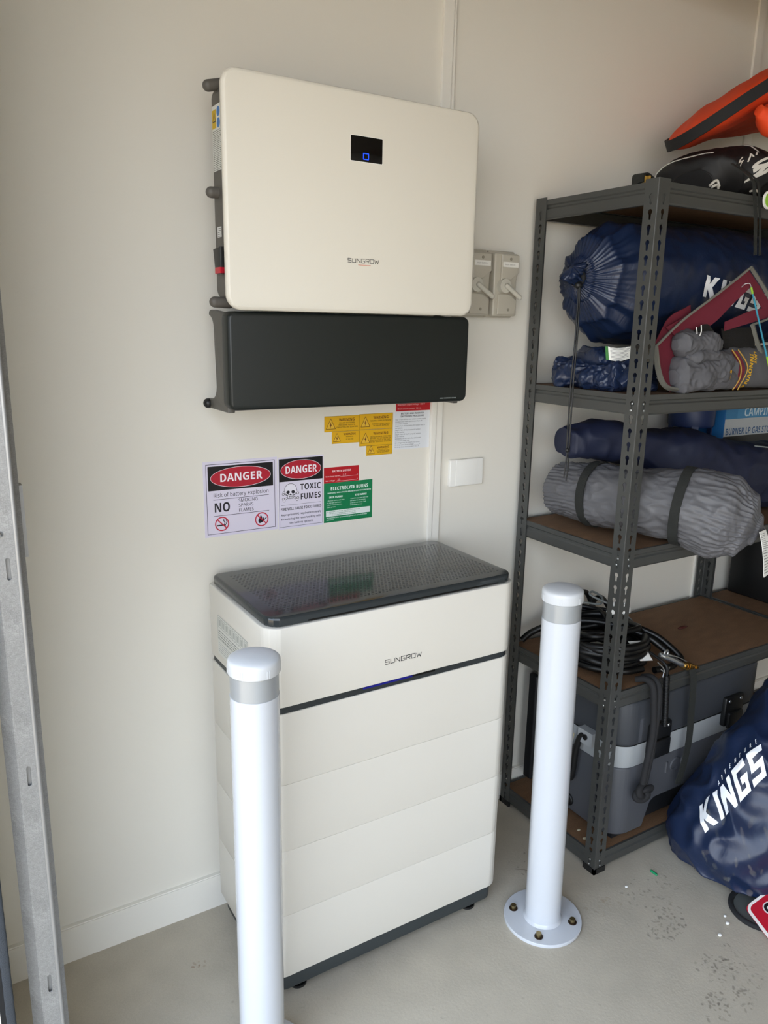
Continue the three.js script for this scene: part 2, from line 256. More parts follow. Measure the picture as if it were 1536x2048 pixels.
// the raised sectional door, resting on its rails above the opening
{
  const t = thing('garage_door', 'raised sectional garage door lying under the ceiling', 'garage door', [0.75, 2.3, 2.85]);
  for (let i = 0; i < 4; i++) part(t, 'door_panel', box(-0.42 + i * 0.55, 0.125 + i * 0.55, 2.3, 2.34, 0.34, 5.36), M(0x8d8272, 0.6));
}

// ---------------------------------------------------------------- lettering helpers
function logoStrokes(g, x, y, s, lw, color) { // squared capitals S U N G R O W, letter height s
  g.strokeStyle = color; g.lineWidth = lw; g.lineCap = 'butt'; g.lineJoin = 'miter';
  const L = [ // unit box 1 wide, 1 high, y down
    [[1, 0, 0.05, 0, 0.05, 0.48, 0.95, 0.5, 0.95, 1, 0, 1]], [[0.05, 0, 0.05, 1, 0.95, 1, 0.95, 0]], [[0.05, 1, 0.05, 0, 0.95, 1, 0.95, 0]],
    [[1, 0, 0.05, 0, 0.05, 1, 0.95, 1, 0.95, 0.5, 0.45, 0.5]], [[0.05, 1, 0.05, 0, 0.95, 0, 0.95, 0.55, 0.2, 0.55], [0.5, 0.55, 0.98, 1]], [[0.05, 0, 0.95, 0, 0.95, 1, 0.05, 1, 0.05, 0, 0.3, 0]], [[0, 0, 0.22, 1, 0.5, 0.3, 0.78, 1, 1, 0]],
  ];
  let cx = x; L.forEach((ps, i) => { const w = s * (i === 6 ? 1.35 : 1.12); ps.forEach((p) => { g.beginPath(); for (let k = 0; k < p.length; k += 2) (k ? g.lineTo : g.moveTo).call(g, cx + p[k] * w, y + p[k + 1] * s); g.stroke(); }); cx += w + s * 0.28; });
  return cx;
}
function print(parent, name, tex, x0, x1, y0, y1, z, o = {}) {
  return part(parent, name, new THREE.PlaneGeometry(x1 - x0, y1 - y0).translate((x0 + x1) / 2, (y0 + y1) / 2, z), new THREE.MeshStandardMaterial({ map: tex, transparent: true, roughness: 0.5, ...o }));
}

// ---------------------------------------------------------------- inverter
{
  const t = thing('hybrid_inverter', 'large white wall inverter with rounded cover and small black screen', 'inverter', [0.29, 1.461, 0]);
  const cover = part(t, 'front_cover', fslab(0.0, 0.58, 1.4615, 1.882, 0.186, 0.2035, 0.03, 0.006), mat.cover);
  const body = part(t, 'body', fslab(0.012, 0.568, 1.475, 1.87, 0.112, 0.186, 0.028, 0.003), mat.invBody, 'dark grey metal casing behind the cover');
  part(t, 'heat_sink', merge(...Array.from({ length: 24 }, (_, i) => box(0.05 + i * 0.0205, 0.054 + i * 0.0205, 1.5, 1.85, 0.02, 0.113))), mat.invBody);
  const lug = (y, a) => new THREE.CapsuleGeometry(0.0105, 0.03, 6, 16).rotateZ(Math.PI / 2 + a).translate(0.014, y, 0.134);
  [[1.865, 0.25], [1.678, 0.04], [1.476, -0.03]].forEach(([y, a]) => part(t, 'mounting_lug', lug(y, a), mat.invBody));
  const lt = canvasTex(128, 320, (g, w, h) => { g.fillStyle = '#d9d9d2'; g.fillRect(0, 0, w, h); g.fillStyle = '#c9a61c'; g.fillRect(2, 20, 62, 90); g.fillStyle = '#222'; g.beginPath(); g.moveTo(33, 26); g.lineTo(58, 80); g.lineTo(8, 80); g.fill(); g.fillStyle = '#c9a61c'; g.beginPath(); g.moveTo(33, 36); g.lineTo(51, 75); g.lineTo(15, 75); g.fill(); g.fillStyle = '#3f74b4'; for (const y of [10, 64]) { g.beginPath(); g.arc(98, y + 26, 24, 0, 7); g.fill(); } g.fillStyle = '#77776f'; for (let y = 122; y < 312; y += 9) for (let x = 8; x < 118;) { const l = 6 + rnd() * 20; g.fillRect(x, y, l, 4); x += l + 5; } });
  const side = (name, tex, z0, z1, y0, y1) => part(t, name, new THREE.PlaneGeometry(z1 - z0, y1 - y0).rotateY(-Math.PI / 2).translate(0.0114, (y0 + y1) / 2, (z0 + z1) / 2), new THREE.MeshStandardMaterial({ map: tex, roughness: 0.6 }));
  side('rating_label', lt, 0.116, 0.16, 1.716, 1.83);
  side('small_label', canvasTex(64, 64, (g) => { g.fillStyle = '#d8d8d4'; g.fillRect(0, 0, 64, 64); g.fillStyle = '#666'; for (let y = 8; y < 60; y += 12) g.fillRect(8, y, 46, 4); }), 0.128, 0.15, 1.597, 1.616);
  const sw = part(t, 'isolator_switch', extr((() => { const s = new THREE.Shape(); [[-0.128, 1.575], [-0.166, 1.578], [-0.166, 1.528], [-0.138, 1.53]].forEach((p, i) => i ? s.lineTo(...p) : s.moveTo(...p)); s.closePath(); return s; })(), 0.012, 0.001).rotateY(Math.PI / 2).translate(0.001, 0, 0), mat.black, 'black rotary switch block');
  part(sw, 'red_tip', box(0.0002, 0.012, 1.5295, 1.5405, 0.1385, 0.166), mat.red, 'red end of the switch');
  // display: black glass with a small lit square
  const scr = part(t, 'display_screen', fslab(0.2615, 0.3345, 1.7535, 1.8, 0.2032, 0.2042, 0.002, 0.0003), mat.gloss, 'black glass display');
  const sq = rrect(0.2895, 0.303, 1.7575, 1.770, 0.0015); sq.holes.push(rrect(0.2912, 0.3013, 1.7592, 1.7683, 0.001));
  part(scr, 'indicator_light', extr(sq, 0.0006).translate(0, 0, 0.2040), mat.blueLamp, 'blue lit square outline');
  part(scr, 'screen_frame', extr((() => { const s = rrect(0.2607, 0.3353, 1.7527, 1.8008, 0.0025); s.holes.push(rrect(0.2617, 0.3343, 1.7537, 1.7998, 0.002)); return s; })(), 0.0008).translate(0, 0, 0.2031), mat.white);
  print(cover, 'logo', canvasTex(512, 128, (g) => { logoStrokes(g, 14, 22, 48, 6.5, '#3a3a3c'); g.fillStyle = '#d8704a'; g.fillRect(170, 96, 190, 6); }), 0.2545, 0.3345, 1.5525, 1.5725, 0.2040);
}
// black wiring box under the inverter
{
  const t = thing('wiring_box', 'wide black wiring box mounted directly under the white inverter', 'wiring box', [0.29, 1.265, 0]);
  const cov = part(t, 'front_cover', fslab(0.004, 0.584, 1.2685, 1.4595, 0.150, 0.1905, 0.016, 0.007), mat.boxBlack);
  part(t, 'body', fslab(0.02, 0.568, 1.277, 1.452, 0.09, 0.151, 0.016, 0.003), mat.boxSide, 'grey rear casing');
  const sideShape = () => { const s = new THREE.Shape(); s.moveTo(-0.165, 1.262); s.lineTo(-0.165, 1.455); s.lineTo(-0.09, 1.462); s.quadraticCurveTo(-0.068, 1.466, -0.07, 1.452); s.quadraticCurveTo(-0.092, 1.446, -0.0945, 1.43); s.lineTo(-0.102, 1.31); s.quadraticCurveTo(-0.098, 1.288, -0.075, 1.284); s.lineTo(-0.052, 1.282); s.quadraticCurveTo(-0.042, 1.272, -0.052, 1.262); s.closePath(); return s; };
  for (const x of [0.008, 0.562]) part(t, 'side_plate', extr(sideShape(), 0.016, 0.003).rotateY(Math.PI / 2).translate(x, 0, 0), mat.boxSide);
  for (const x of [0.006, 0.56]) part(t, 'mounting_lug', new THREE.CapsuleGeometry(0.0105, 0.012, 8, 18).rotateZ(Math.PI / 2).translate(x + 0.006, 1.272, 0.055), mat.black);
  print(cov, 'printed_note', canvasTex(256, 32, (g) => { g.fillStyle = '#8f9694'; g.font = 'bold 20px sans-serif'; g.fillText('HIGH CURRENT 10 kW', 4, 23); }), 0.505, 0.562, 1.2745, 1.2815, 0.1909);
}
// ---------------------------------------------------------------- battery tower
{
  const t = thing('battery_tower', 'tall white stacked battery tower with black perforated lid standing on floor', 'battery', [0.3125, 0, 0.195]);
  const a = 0, b = 0.625, z0 = 0.03, z1 = 0.36, rf = 0.038, rb = 0.012;
  const head = part(t, 'head_unit', vslab(a - 0.001, b + 0.001, z0, z1 + 0.001, 0.7005, 0.868, rf, rb, 0.002), mat.batt);
  [[0.528, 0.686], [0.373, 0.528], [0.2165, 0.373], [0.061, 0.2165]].forEach(([y0, y1]) => part(t, 'battery_module', vslab(a, b, z0, z1, y0 + 0.0002, y1 - 0.0002, rf, rb, 0.0011), mat.batt));
  const bandP = part(t, 'black_band', vslab(a + 0.003, b - 0.003, z0 + 0.003, z1 - 0.003, 0.685, 0.7015, rf - 0.003, rb, 0), mat.band, 'black band between head unit and modules');
  part(bandP, 'status_light', box(0.216, 0.34, 0.6945, 0.6985, z1 - 0.0032, z1 - 0.0022), mat.blueBar, 'thin dim blue light strip');
  part(bandP, 'light_slot', box(0.34, 0.4, 0.6945, 0.6985, z1 - 0.0032, z1 - 0.0024), mat.gloss);
  part(bandP, 'latch', box(0.0022, 0.004, 0.687, 0.7, 0.13, 0.137), mat.gloss);
  part(t, 'plinth', vslab(a + 0.012, b - 0.012, z0 + 0.012, z1 - 0.008, 0.02, 0.0612, rf - 0.01, rb, 0.002), M(0x33393b, 0.5), 'dark grey plinth');
  for (const [x, z] of [[0.075, 0.325], [0.55, 0.325], [0.075, 0.07], [0.55, 0.07]]) part(t, 'foot', merge(cylY(x, z, 0, 0.006, 0.02), cylY(x, z, 0.006, 0.022, 0.008)), mat.black);
  // lid: dark glossy plate with rows of small vent holes printed into its perforated field
  const lidDraw = (base, hole) => (g, w, h) => {
    g.fillStyle = base; g.fillRect(0, 0, w, h); const s = 29;
    for (let j = 0; j * s * 0.87 < h; j++) for (let i = 0; i * s < w; i++) {
      const x = i * s + (j % 2 ? s / 2 : 0), y = j * s * 0.87, u = x / w, v = y / h; if (u < 0.06 || u > 0.95 || v < 0.1 || v > 0.9) continue;
      g.fillStyle = hole; g.beginPath(); for (let k = 0; k < 6; k++) g.lineTo(x + 10.5 * Math.cos(k * Math.PI / 3 + 0.52), y + 8 * Math.sin(k * Math.PI / 3 + 0.52)); g.fill();
    }
  };
  const lidT = canvasTex(2048, 1024, lidDraw('#2d3234', '#1d2123')), lidR = canvasTex(2048, 1024, lidDraw('rgb(36,36,36)', 'rgb(105,105,105)')); lidR.colorSpace = THREE.NoColorSpace;
  const lg = vslab(a + 0.006, b - 0.006, z0 + 0.004, z1 - 0.004, 0.868, 0.8885, rf - 0.004, 0.02, 0.005);
  { const p = lg.attributes.position, uv = lg.attributes.uv; for (let i = 0; i < p.count; i++) uv.setXY(i, (p.getX(i) - a) / (b - a), 1 - (p.getZ(i) - z0) / (z1 - z0)); }
  const lid = part(t, 'lid', lg, M(0xffffff, 1, { map: lidT, roughnessMap: lidR }), 'dark grey perforated lid');
  part(lid, 'finger_groove', box(0.09, 0.57, 0.8715, 0.8745, z1 - 0.0045, z1 - 0.0036), mat.gloss);
  print(head, 'logo', canvasTex(512, 96, (g) => { logoStrokes(g, 12, 24, 48, 7.5, '#2a2b2d'); }), 0.2645, 0.3655, 0.7365, 0.7555, z1 + 0.0014);
  const rl = canvasTex(384, 256, (g, w, h) => { g.fillStyle = '#d3d4cd'; g.fillRect(0, 0, w, h); g.strokeStyle = '#8e918b'; g.lineWidth = 3; g.strokeRect(4, 4, w - 8, 150); for (let x = 14; x < 350; x += 46) { g.strokeRect(x, 16, 34, 60); g.fillStyle = '#a9aca6'; g.fillRect(x + 6, 24, 22, 40); } g.fillStyle = '#6d706c'; for (let y = 96; y < 150; y += 16) for (let x = 12; x < 360;) { const l = 8 + rnd() * 26; g.fillRect(x, y, l, 6); x += l + 6; } g.fillStyle = '#9b9da0'; for (let y = 176; y < 240; y += 14) for (let x = 12; x < 200;) { const l = 8 + rnd() * 30; g.fillRect(x, y, l, 4); x += l + 6; } g.font = 'bold 44px serif'; g.fillStyle = '#777'; g.fillText('CE', 230, 220); });
  part(head, 'rating_label', new THREE.PlaneGeometry(0.18, 0.092).rotateY(-Math.PI / 2).translate(-0.0015, 0.766, 0.177), new THREE.MeshStandardMaterial({ map: rl, roughness: 0.5 }), 'grey rating label');
}
// ---------------------------------------------------------------- bollards
function bollard(x, z, lean, label) {
  const t = thing('bollard', label, 'bollard', [x, 0, z], 'bollards guarding the battery');
  part(t, 'pole', cylY(x, z, 0.006, 0.806, 0.0435, 0.0435, 64), mat.boll);
  part(t, 'weld_ring', lathe([[0.0435, 0.018], [0.047, 0.0105], [0.051, 0.0085]], x, z), mat.boll);
  part(t, 'reflective_band', cylY(x, z, 0.804, 0.852, 0.0428, 0.0428, 64), mat.reflector, 'silver reflective band');
  const cap = part(t, 'cap', lathe([[0, 0.8815], [0.02, 0.8808], [0.034, 0.8785], [0.0415, 0.8755], [0.0445, 0.8735], [0.046, 0.8705], [0.0464, 0.866], [0.0464, 0.85], [0.0445, 0.848], [0.042, 0.848]].reverse(), x, z, 64), mat.cap);
  for (let i = 0; i < 6; i++) for (const d of [-0.05, 0.05]) { const a = i * Math.PI / 3 + 0.35 + d; part(cap, 'grip_rib', new THREE.BoxGeometry(0.0016, 0.014, 0.0022).rotateY(-a).translate(x + Math.cos(a) * 0.0463, 0.857, z + Math.sin(a) * 0.0463), mat.cap); }
  part(t, 'base_plate', lathe([[0, 0], [0.0945, 0], [0.096, 0.0015], [0.096, 0.0085], [0.0945, 0.01], [0, 0.01]], x, z, 72), mat.boll);
  for (const a of [0.87, 2.44, -0.7, -2.27].map((q) => q + 0.0)) {
    const bx = x + Math.cos(a) * 0.073, bz = z + Math.sin(a) * 0.073;
    const b = part(t, 'anchor_bolt', new THREE.CylinderGeometry(0.0072, 0.0072, 0.009, 6).rotateY(a).translate(bx, 0.0165, bz), mat.bolt, 'brassy hex bolt');
    part(b, 'washer', cylY(bx, bz, 0.0101, 0.012, 0.0105, 0.0105, 24), mat.washer);
  }
  t.rotation.z = lean; return t;
}
bollard(-0.069, 0.468, 0.0, 'white bollard beside the open doorway in front of the battery tower');
bollard(0.684, 0.461, 0.017, 'white bollard between the battery tower and the shelving');

// ---------------------------------------------------------------- wall fittings
{
  const t = thing('blank_wall_plate', 'white blank rectangular electrical plate on the wall', 'wall plate', [0.733, 1.02, 0]);
  part(t, 'plate', fslab(0.677, 0.789, 1.0195, 1.0925, 0, 0.011, 0.004, 0.003), mat.white);
  part(t, 'cover_insert', fslab(0.697, 0.769, 1.0225, 1.0895, 0.0112, 0.0122, 0.002, 0.0004), mat.white);
}
function isolator(x0, label) {
  const t = thing('isolator_switch_box', label, 'isolator switch', [x0 + 0.04, 1.462, 0], 'isolator switches beside the inverter');
  const x1 = x0 + 0.078;
  part(t, 'back_box', fslab(x0 - 0.006, x1 + 0.004, 1.462, 1.627, 0, 0.03, 0.006, 0.003), mat.iso);
  const s = new THREE.Shape(); // front cover with a waist cut at the lever side
  s.moveTo(x0 + 0.006, 1.466); s.lineTo(x1 - 0.008, 1.466); s.quadraticCurveTo(x1, 1.466, x1, 1.474); s.lineTo(x1, 1.506); s.lineTo(x1 - 0.004, 1.52); s.lineTo(x1 - 0.004, 1.556); s.lineTo(x1, 1.572); s.lineTo(x1, 1.612); s.quadraticCurveTo(x1, 1.62, x1 - 0.008, 1.62); s.lineTo(x0 + 0.006, 1.62); s.quadraticCurveTo(x0, 1.62, x0, 1.614); s.lineTo(x0, 1.472); s.quadraticCurveTo(x0, 1.466, x0 + 0.006, 1.466);
  part(t, 'cover', extr(s, 0.022, 0.004).translate(0, 0, 0.03), mat.iso);
  const up = (pts, d) => { const q = new THREE.Shape(); pts.forEach((p, i) => i ? q.lineTo(x0 + p[0], p[1]) : q.moveTo(x0 + p[0], p[1])); q.closePath(); return extr(q, d, 0.002).translate(0, 0, 0.051); };
  part(t, 'raised_panel', up([[0.018, 1.616], [0.074, 1.616], [0.076, 1.575], [0.05, 1.556], [0.018, 1.553]], 0.007), mat.iso);
  part(t, 'raised_panel', up([[0.012, 1.47], [0.07, 1.47], [0.074, 1.505], [0.05, 1.52], [0.012, 1.52]], 0.005), mat.iso);
  const hub = part(t, 'rotary_hub', new THREE.CylinderGeometry(0.0175, 0.0185, 0.014, 36).rotateX(Math.PI / 2).translate(x0 + 0.028, 1.54, 0.058), mat.isoHandle);
  part(hub, 'lever', new THREE.CapsuleGeometry(0.0062, 0.052, 6, 16).rotateZ(Math.PI / 2 - 0.55).translate(x0 + 0.05, 1.5265, 0.069), mat.isoHandle);
  for (const y of [1.606, 1.482]) part(t, 'screw', new THREE.CylinderGeometry(0.0036, 0.0036, 0.002, 16).rotateX(Math.PI / 2).translate(x0 + 0.046, y, y > 1.55 ? 0.0585 : 0.0565), mat.isoDark);
  part(t, 'name_strip', new THREE.BoxGeometry(0.05, 0.0125, 0.0008).translate(x0 + 0.046, 1.5925, 0.0584), [mat.paper, mat.paper, mat.paper, mat.paper, new THREE.MeshStandardMaterial({ roughness: 0.6, map: canvasTex(256, 64, (g) => { g.fillStyle = '#e6e4dc'; g.fillRect(0, 0, 256, 64); g.fillStyle = '#77756c'; g.font = '26px sans-serif'; g.fillText('MAIN SWITCH', 34, 42); }) }), mat.paper], 'white printed name strip');
  return t;
}
isolator(0.672, 'beige isolator switch box half hidden by the inverter cover');
isolator(0.762, 'beige isolator switch box with lever, fully clear of the inverter');

// ---------------------------------------------------------------- stickers and signs on the wall
function sticker(name, label, category, x0, x1, y0, y1, pxw, draw, o = {}) {
  const w = pxw, h = Math.round(pxw * (y1 - y0) / (x1 - x0)), edge = M(o.edge ?? 0xe8e8ee, 0.5), face = new THREE.MeshStandardMaterial({ map: canvasTex(w, h, draw), roughness: o.rough ?? 0.42 });
  const z = o.z ?? 0.0004, m = single(name, new THREE.BoxGeometry(x1 - x0, y1 - y0, o.thick ?? 0.0008).translate((x0 + x1) / 2, (y0 + y1) / 2, z), [edge, edge, edge, edge, face, edge], label, category, o.group);
  if (o.tilt) m.rotation.z = o.tilt; return m;
}
const centred = (g, s, x, y, font, col, maxW) => { g.font = font; g.fillStyle = col; g.textAlign = 'center'; g.fillText(s, x, y, maxW); g.textAlign = 'left'; };
const leftT = (g, s, x, y, font, col, maxW) => { g.font = font; g.fillStyle = col; g.textAlign = 'left'; g.fillText(s, x, y, maxW); };
function dangerHead(g, x, y, w, h) {
  g.fillStyle = '#0d0c10'; g.beginPath(); g.roundRect(x, y, w, h, 6); g.fill();
  g.fillStyle = '#b01c30'; g.strokeStyle = '#eadfe6'; g.lineWidth = 5; g.beginPath(); g.ellipse(x + w / 2, y + h / 2, w * 0.46, h * 0.42, 0, 0, 7); g.fill(); g.stroke();
  centred(g, 'DANGER', x + w / 2, y + h * 0.66, `bold ${h * 0.46}px sans-serif`, '#f2ecf0', w * 0.74);
}
function ban(g, x, y, r, inner) { inner(); g.strokeStyle = '#c01c38'; g.lineWidth = r * 0.17; g.beginPath(); g.arc(x, y, r, 0, 7); g.stroke(); g.beginPath(); g.moveTo(x - r * 0.7, y - r * 0.7); g.lineTo(x + r * 0.7, y + r * 0.7); g.stroke(); }
const signBg = '#dcd6e6';
sticker('danger_sign', 'white danger sign warning of battery explosion, no smoking sparks or flames', 'sign', 0.0065, 0.1845, 0.963, 1.1365, 900, (g, w, h) => {
  g.fillStyle = signBg; g.fillRect(0, 0, w, h); g.strokeStyle = '#1c1a30'; g.lineWidth = 5; g.strokeRect(34, 34, w - 68, h - 68);
  dangerHead(g, 54, 56, w - 108, h * 0.32);
  leftT(g, 'Risk of battery explosion', 110, h * 0.475, '64px sans-serif', '#1c1a28', w - 220);
  g.fillStyle = '#2a2838'; g.fillRect(110, h * 0.502, w - 220, 5); g.fillRect(110, h * 0.72, w - 220, 5);
  leftT(g, 'NO', 112, h * 0.672, 'bold 150px sans-serif', '#14131c', 200);
  ['SMOKING', 'SPARKS', 'FLAMES'].forEach((s, i) => leftT(g, s, 410, h * (0.565 + i * 0.066), '54px sans-serif', '#1c1a28'));
  ban(g, 205, h * 0.835, 78, () => { g.fillStyle = '#14131c'; g.fillRect(140, h * 0.835 + 8, 110, 15); g.strokeStyle = '#14131c'; g.lineWidth = 9; g.beginPath(); g.moveTo(232, h * 0.835); g.bezierCurveTo(262, h * 0.8, 200, h * 0.8, 232, h * 0.775); g.moveTo(252, h * 0.835 + 2); g.bezierCurveTo(286, h * 0.8, 236, h * 0.79, 262, h * 0.78); g.stroke(); });
  ban(g, w - 205, h * 0.835, 78, () => { const X = w - 205, Y = h * 0.835; g.fillStyle = '#14131c'; g.beginPath(); g.moveTo(X - 30, Y + 46); g.bezierCurveTo(X - 66, Y, X - 20, Y - 10, X - 16, Y - 52); g.bezierCurveTo(X + 14, Y - 30, X - 2, Y - 10, X + 10, Y - 6); g.bezierCurveTo(X + 22, Y - 12, X + 18, Y - 24, X + 20, Y - 30); g.bezierCurveTo(X + 44, Y + 4, X + 22, Y + 40, X - 30, Y + 46); g.fill(); g.save(); g.translate(X + 28, Y + 10); g.rotate(-0.7); g.fillRect(-34, -5, 78, 10); g.restore(); });
}, { edge: 0xdcd6e6 });
sticker('danger_sign', 'narrow white danger sign about toxic fumes with skull and crossbones', 'sign', 0.1865, 0.3055, 0.9595, 1.1335, 620, (g, w, h) => {
  g.fillStyle = signBg; g.fillRect(0, 0, w, h); g.strokeStyle = '#1c1a30'; g.lineWidth = 4; g.strokeRect(14, 22, w - 28, h - 52);
  dangerHead(g, 14, 22, w - 28, h * 0.31);
  const sx = 165, sy = h * 0.475; g.strokeStyle = '#1a1824'; g.lineWidth = 5; g.fillStyle = '#e8e4ee';
  for (const q of [-1, 1]) { g.save(); g.translate(sx, sy + 58); g.rotate(q * 0.42); g.beginPath(); g.rect(-96, -9, 192, 18); g.fill(); g.stroke(); for (const e of [-1, 1]) for (const f of [-1, 1]) { g.beginPath(); g.arc(e * 102, f * 12, 14, 0, 7); g.fill(); g.stroke(); } g.restore(); }
  g.beginPath(); g.ellipse(sx, sy - 20, 82, 78, 0, 0, 7); g.fill(); g.stroke(); g.beginPath(); g.roundRect(sx - 42, sy + 38, 84, 52, 16); g.fill(); g.stroke();
  g.fillStyle = '#1a1824'; for (const e of [-1, 1]) { g.beginPath(); g.ellipse(sx + e * 34, sy + 8, 23, 20, e * 0.3, 0, 7); g.fill(); } g.beginPath(); g.moveTo(sx, sy + 22); g.lineTo(sx + 12, sy + 46); g.lineTo(sx - 12, sy + 46); g.fill(); g.fillRect(sx - 26, sy + 62, 52, 4);
  for (let i = -2; i <= 2; i++) g.fillRect(sx + i * 12 - 2, sy + 50, 4, 32);
  centred(g, 'TOXIC', 440, h * 0.465, 'bold 104px sans-serif', '#14131c', 290); centred(g, 'FUMES', 440, h * 0.6, 'bold 104px sans-serif', '#14131c', 290);
  g.fillStyle = '#3a3848'; g.fillRect(36, h * 0.66, w - 72, 3);
  centred(g, 'FIRE WILL CAUSE TOXIC FUMES', w / 2, h * 0.735, 'bold 46px sans-serif', '#14131c', w - 60);
  ['Appropriate PPE requirements apply', 'for entering the room/working with', 'the battery systems'].forEach((s, i) => centred(g, s, w / 2, h * (0.81 + i * 0.06), 'bold 34px sans-serif', '#3c3a4c', w - 70));
}, { edge: 0xdcd6e6 });
sticker('battery_rating_sticker', 'small red battery system sticker above the green sticker', 'sticker', 0.307, 0.404, 1.0615, 1.1, 512, (g, w, h) => {
  g.fillStyle = '#b41420'; g.fillRect(0, 0, w, h); centred(g, 'BATTERY SYSTEM', w / 2, h * 0.32, 'bold 34px sans-serif', '#f0dcdc');
  leftT(g, 'Short circuit current:', 22, h * 0.62, '24px sans-serif', '#f0dcdc', 220); leftT(g, 'Max voltage:', 22, h * 0.9, '24px sans-serif', '#f0dcdc', 150); g.fillStyle = '#f0dcdc'; g.fillRect(240, h * 0.63, 240, 3); g.fillRect(170, h * 0.91, 310, 3); leftT(g, '3.5', 270, h * 0.6, 'italic 34px serif', '#f0dcdc'); leftT(g, '33.', 190, h * 0.88, 'italic 34px serif', '#f0dcdc'); leftT(g, 'A', 484, h * 0.62, '20px sans-serif', '#f0dcdc'); leftT(g, 'V', 484, h * 0.9, '20px sans-serif', '#f0dcdc');
}, { edge: 0xb41420 });
sticker('first_aid_sticker', 'green electrolyte burns sticker with white lettering', 'sticker', 0.307, 0.4435, 0.9625, 1.0612, 900, (g, w, h) => {
  g.fillStyle = '#0b7a4a'; g.fillRect(0, 0, w, h); const c = '#e4f2ea';
  centred(g, 'ELECTROLYTE BURNS', w * 0.52, h * 0.19, 'bold 78px sans-serif', c, w * 0.78); centred(g, 'IMMEDIATELY WASH AFFECTED AREA WITH PLENTY OF CLEAN WATER', w * 0.52, h * 0.27, 'bold 28px sans-serif', c, w * 0.9);
  centred(g, 'SKIN BURNS', w * 0.24, h * 0.385, 'bold 42px sans-serif', c); centred(g, 'EYE BURNS', w * 0.76, h * 0.385, 'bold 42px sans-serif', c);
  ['1. Remove clothing and rinse', 'the skin with cool water', '2. Seek medical attention', 'if pain persists'].forEach((s, i) => leftT(g, s, 48, h * (0.46 + i * 0.055), '25px sans-serif', c, 330));
  ['1. Hold the eye open and rinse', 'with water for 15 minutes', '2. Do not rub the eye. Seek', 'medical help at once'].forEach((s, i) => leftT(g, s, 480, h * (0.46 + i * 0.055), '25px sans-serif', c, 370));
  g.fillStyle = '#dfe8e4'; g.fillRect(36, h * 0.7, w - 76, h * 0.15); ['IF: electrolyte is swallowed, rinse the mouth, drink water', 'Do not induce vomiting. Call for medical help', 'Move to fresh air if fumes are breathed in'].forEach((s, i) => leftT(g, s, 60 + i * 40, h * (0.745 + i * 0.042), '24px sans-serif', '#0b5a3a', w - 180));
  leftT(g, 'PRECAUTIONS: Wear eye protection, gloves and apron at all times', 44, h * 0.9, 'bold 24px sans-serif', c, w - 90); leftT(g, 'EMERGENCY', 44, h * 0.95, 'bold 22px sans-serif', c);
}, { edge: 0x0b7a4a });
const warnGroup = 'yellow warning stickers on the wall';
function warn(label, x0, x1, y0, y1, lines) {
  sticker('warning_sticker', label, 'sticker', x0, x1, y0, y1, 512, (g, w, h) => {
    g.fillStyle = '#dfac14'; g.fillRect(0, 0, w, h); g.strokeStyle = 'rgba(90,60,0,.55)'; g.lineWidth = 3; g.strokeRect(1.5, 1.5, w - 3, h - 3);
    const cx = w * 0.18, b = h * 0.82, s = w * 0.13; g.strokeStyle = '#4a2410'; g.lineWidth = 6; g.lineJoin = 'round'; g.fillStyle = '#e6b93a'; g.beginPath(); g.moveTo(cx, b - s * 2); g.lineTo(cx + s, b); g.lineTo(cx - s, b); g.closePath(); g.fill(); g.stroke();
    g.fillStyle = '#5a1c10'; g.beginPath(); g.moveTo(cx + 6, b - s * 1.45); g.lineTo(cx - 16, b - s * 0.66); g.lineTo(cx - 2, b - s * 0.72); g.lineTo(cx - 8, b - s * 0.14); g.lineTo(cx + 16, b - s * 0.88); g.lineTo(cx + 1, b - s * 0.82); g.fill();
    centred(g, 'WARNING', w * 0.64, h * 0.33, 'bold 48px sans-serif', '#5a3008', w * 0.5);
    lines.forEach((l, i) => centred(g, l, w * 0.64, h * (0.5 + i * (0.42 / Math.max(2, lines.length))), 'bold 23px sans-serif', '#5f420c', w * 0.64));
  }, { edge: 0xdfac14, group: warnGroup });
}
warn('yellow warning sticker beside the top of another, outermost of the upper row', 0.308, 0.4035, 1.1865, 1.224, ['FOLLOW SHUTDOWN', 'PROCEDURE PRIOR TO', 'CONDUCTING ANY ISOLATION']);
warn('yellow warning sticker in the upper row, touching the white procedure sheet', 0.4038, 0.5005, 1.1868, 1.2255, ['MULTIPLE SUPPLIES PRESENT', '', 'CONDUCT A FULL CHECK', 'TO ISOLATE SUPPLIES']);
warn('large yellow warning sticker with four lines of text in the middle row', 0.4045, 0.5005, 1.1462, 1.1864, ['INSTALLATION IS FITTED WITH', 'BATTERY. THIS MAY REMAIN LIVE', 'AFTER ISOLATION OF THE SUPPLY', 'DO NOT OPEN WHILE ENERGISED']);
warn('small yellow warning sticker with two lines of text in the middle row', 0.3285, 0.4042, 1.157, 1.1862, ['HAZARDOUS', 'DC VOLTAGE']);
warn('small yellow warning sticker lowest of the yellow cluster', 0.4245, 0.5005, 1.1215, 1.146, ['BATTERY SUPPLY', 'ISOLATE BEFORE WORK', 'ON THIS EQUIPMENT']);
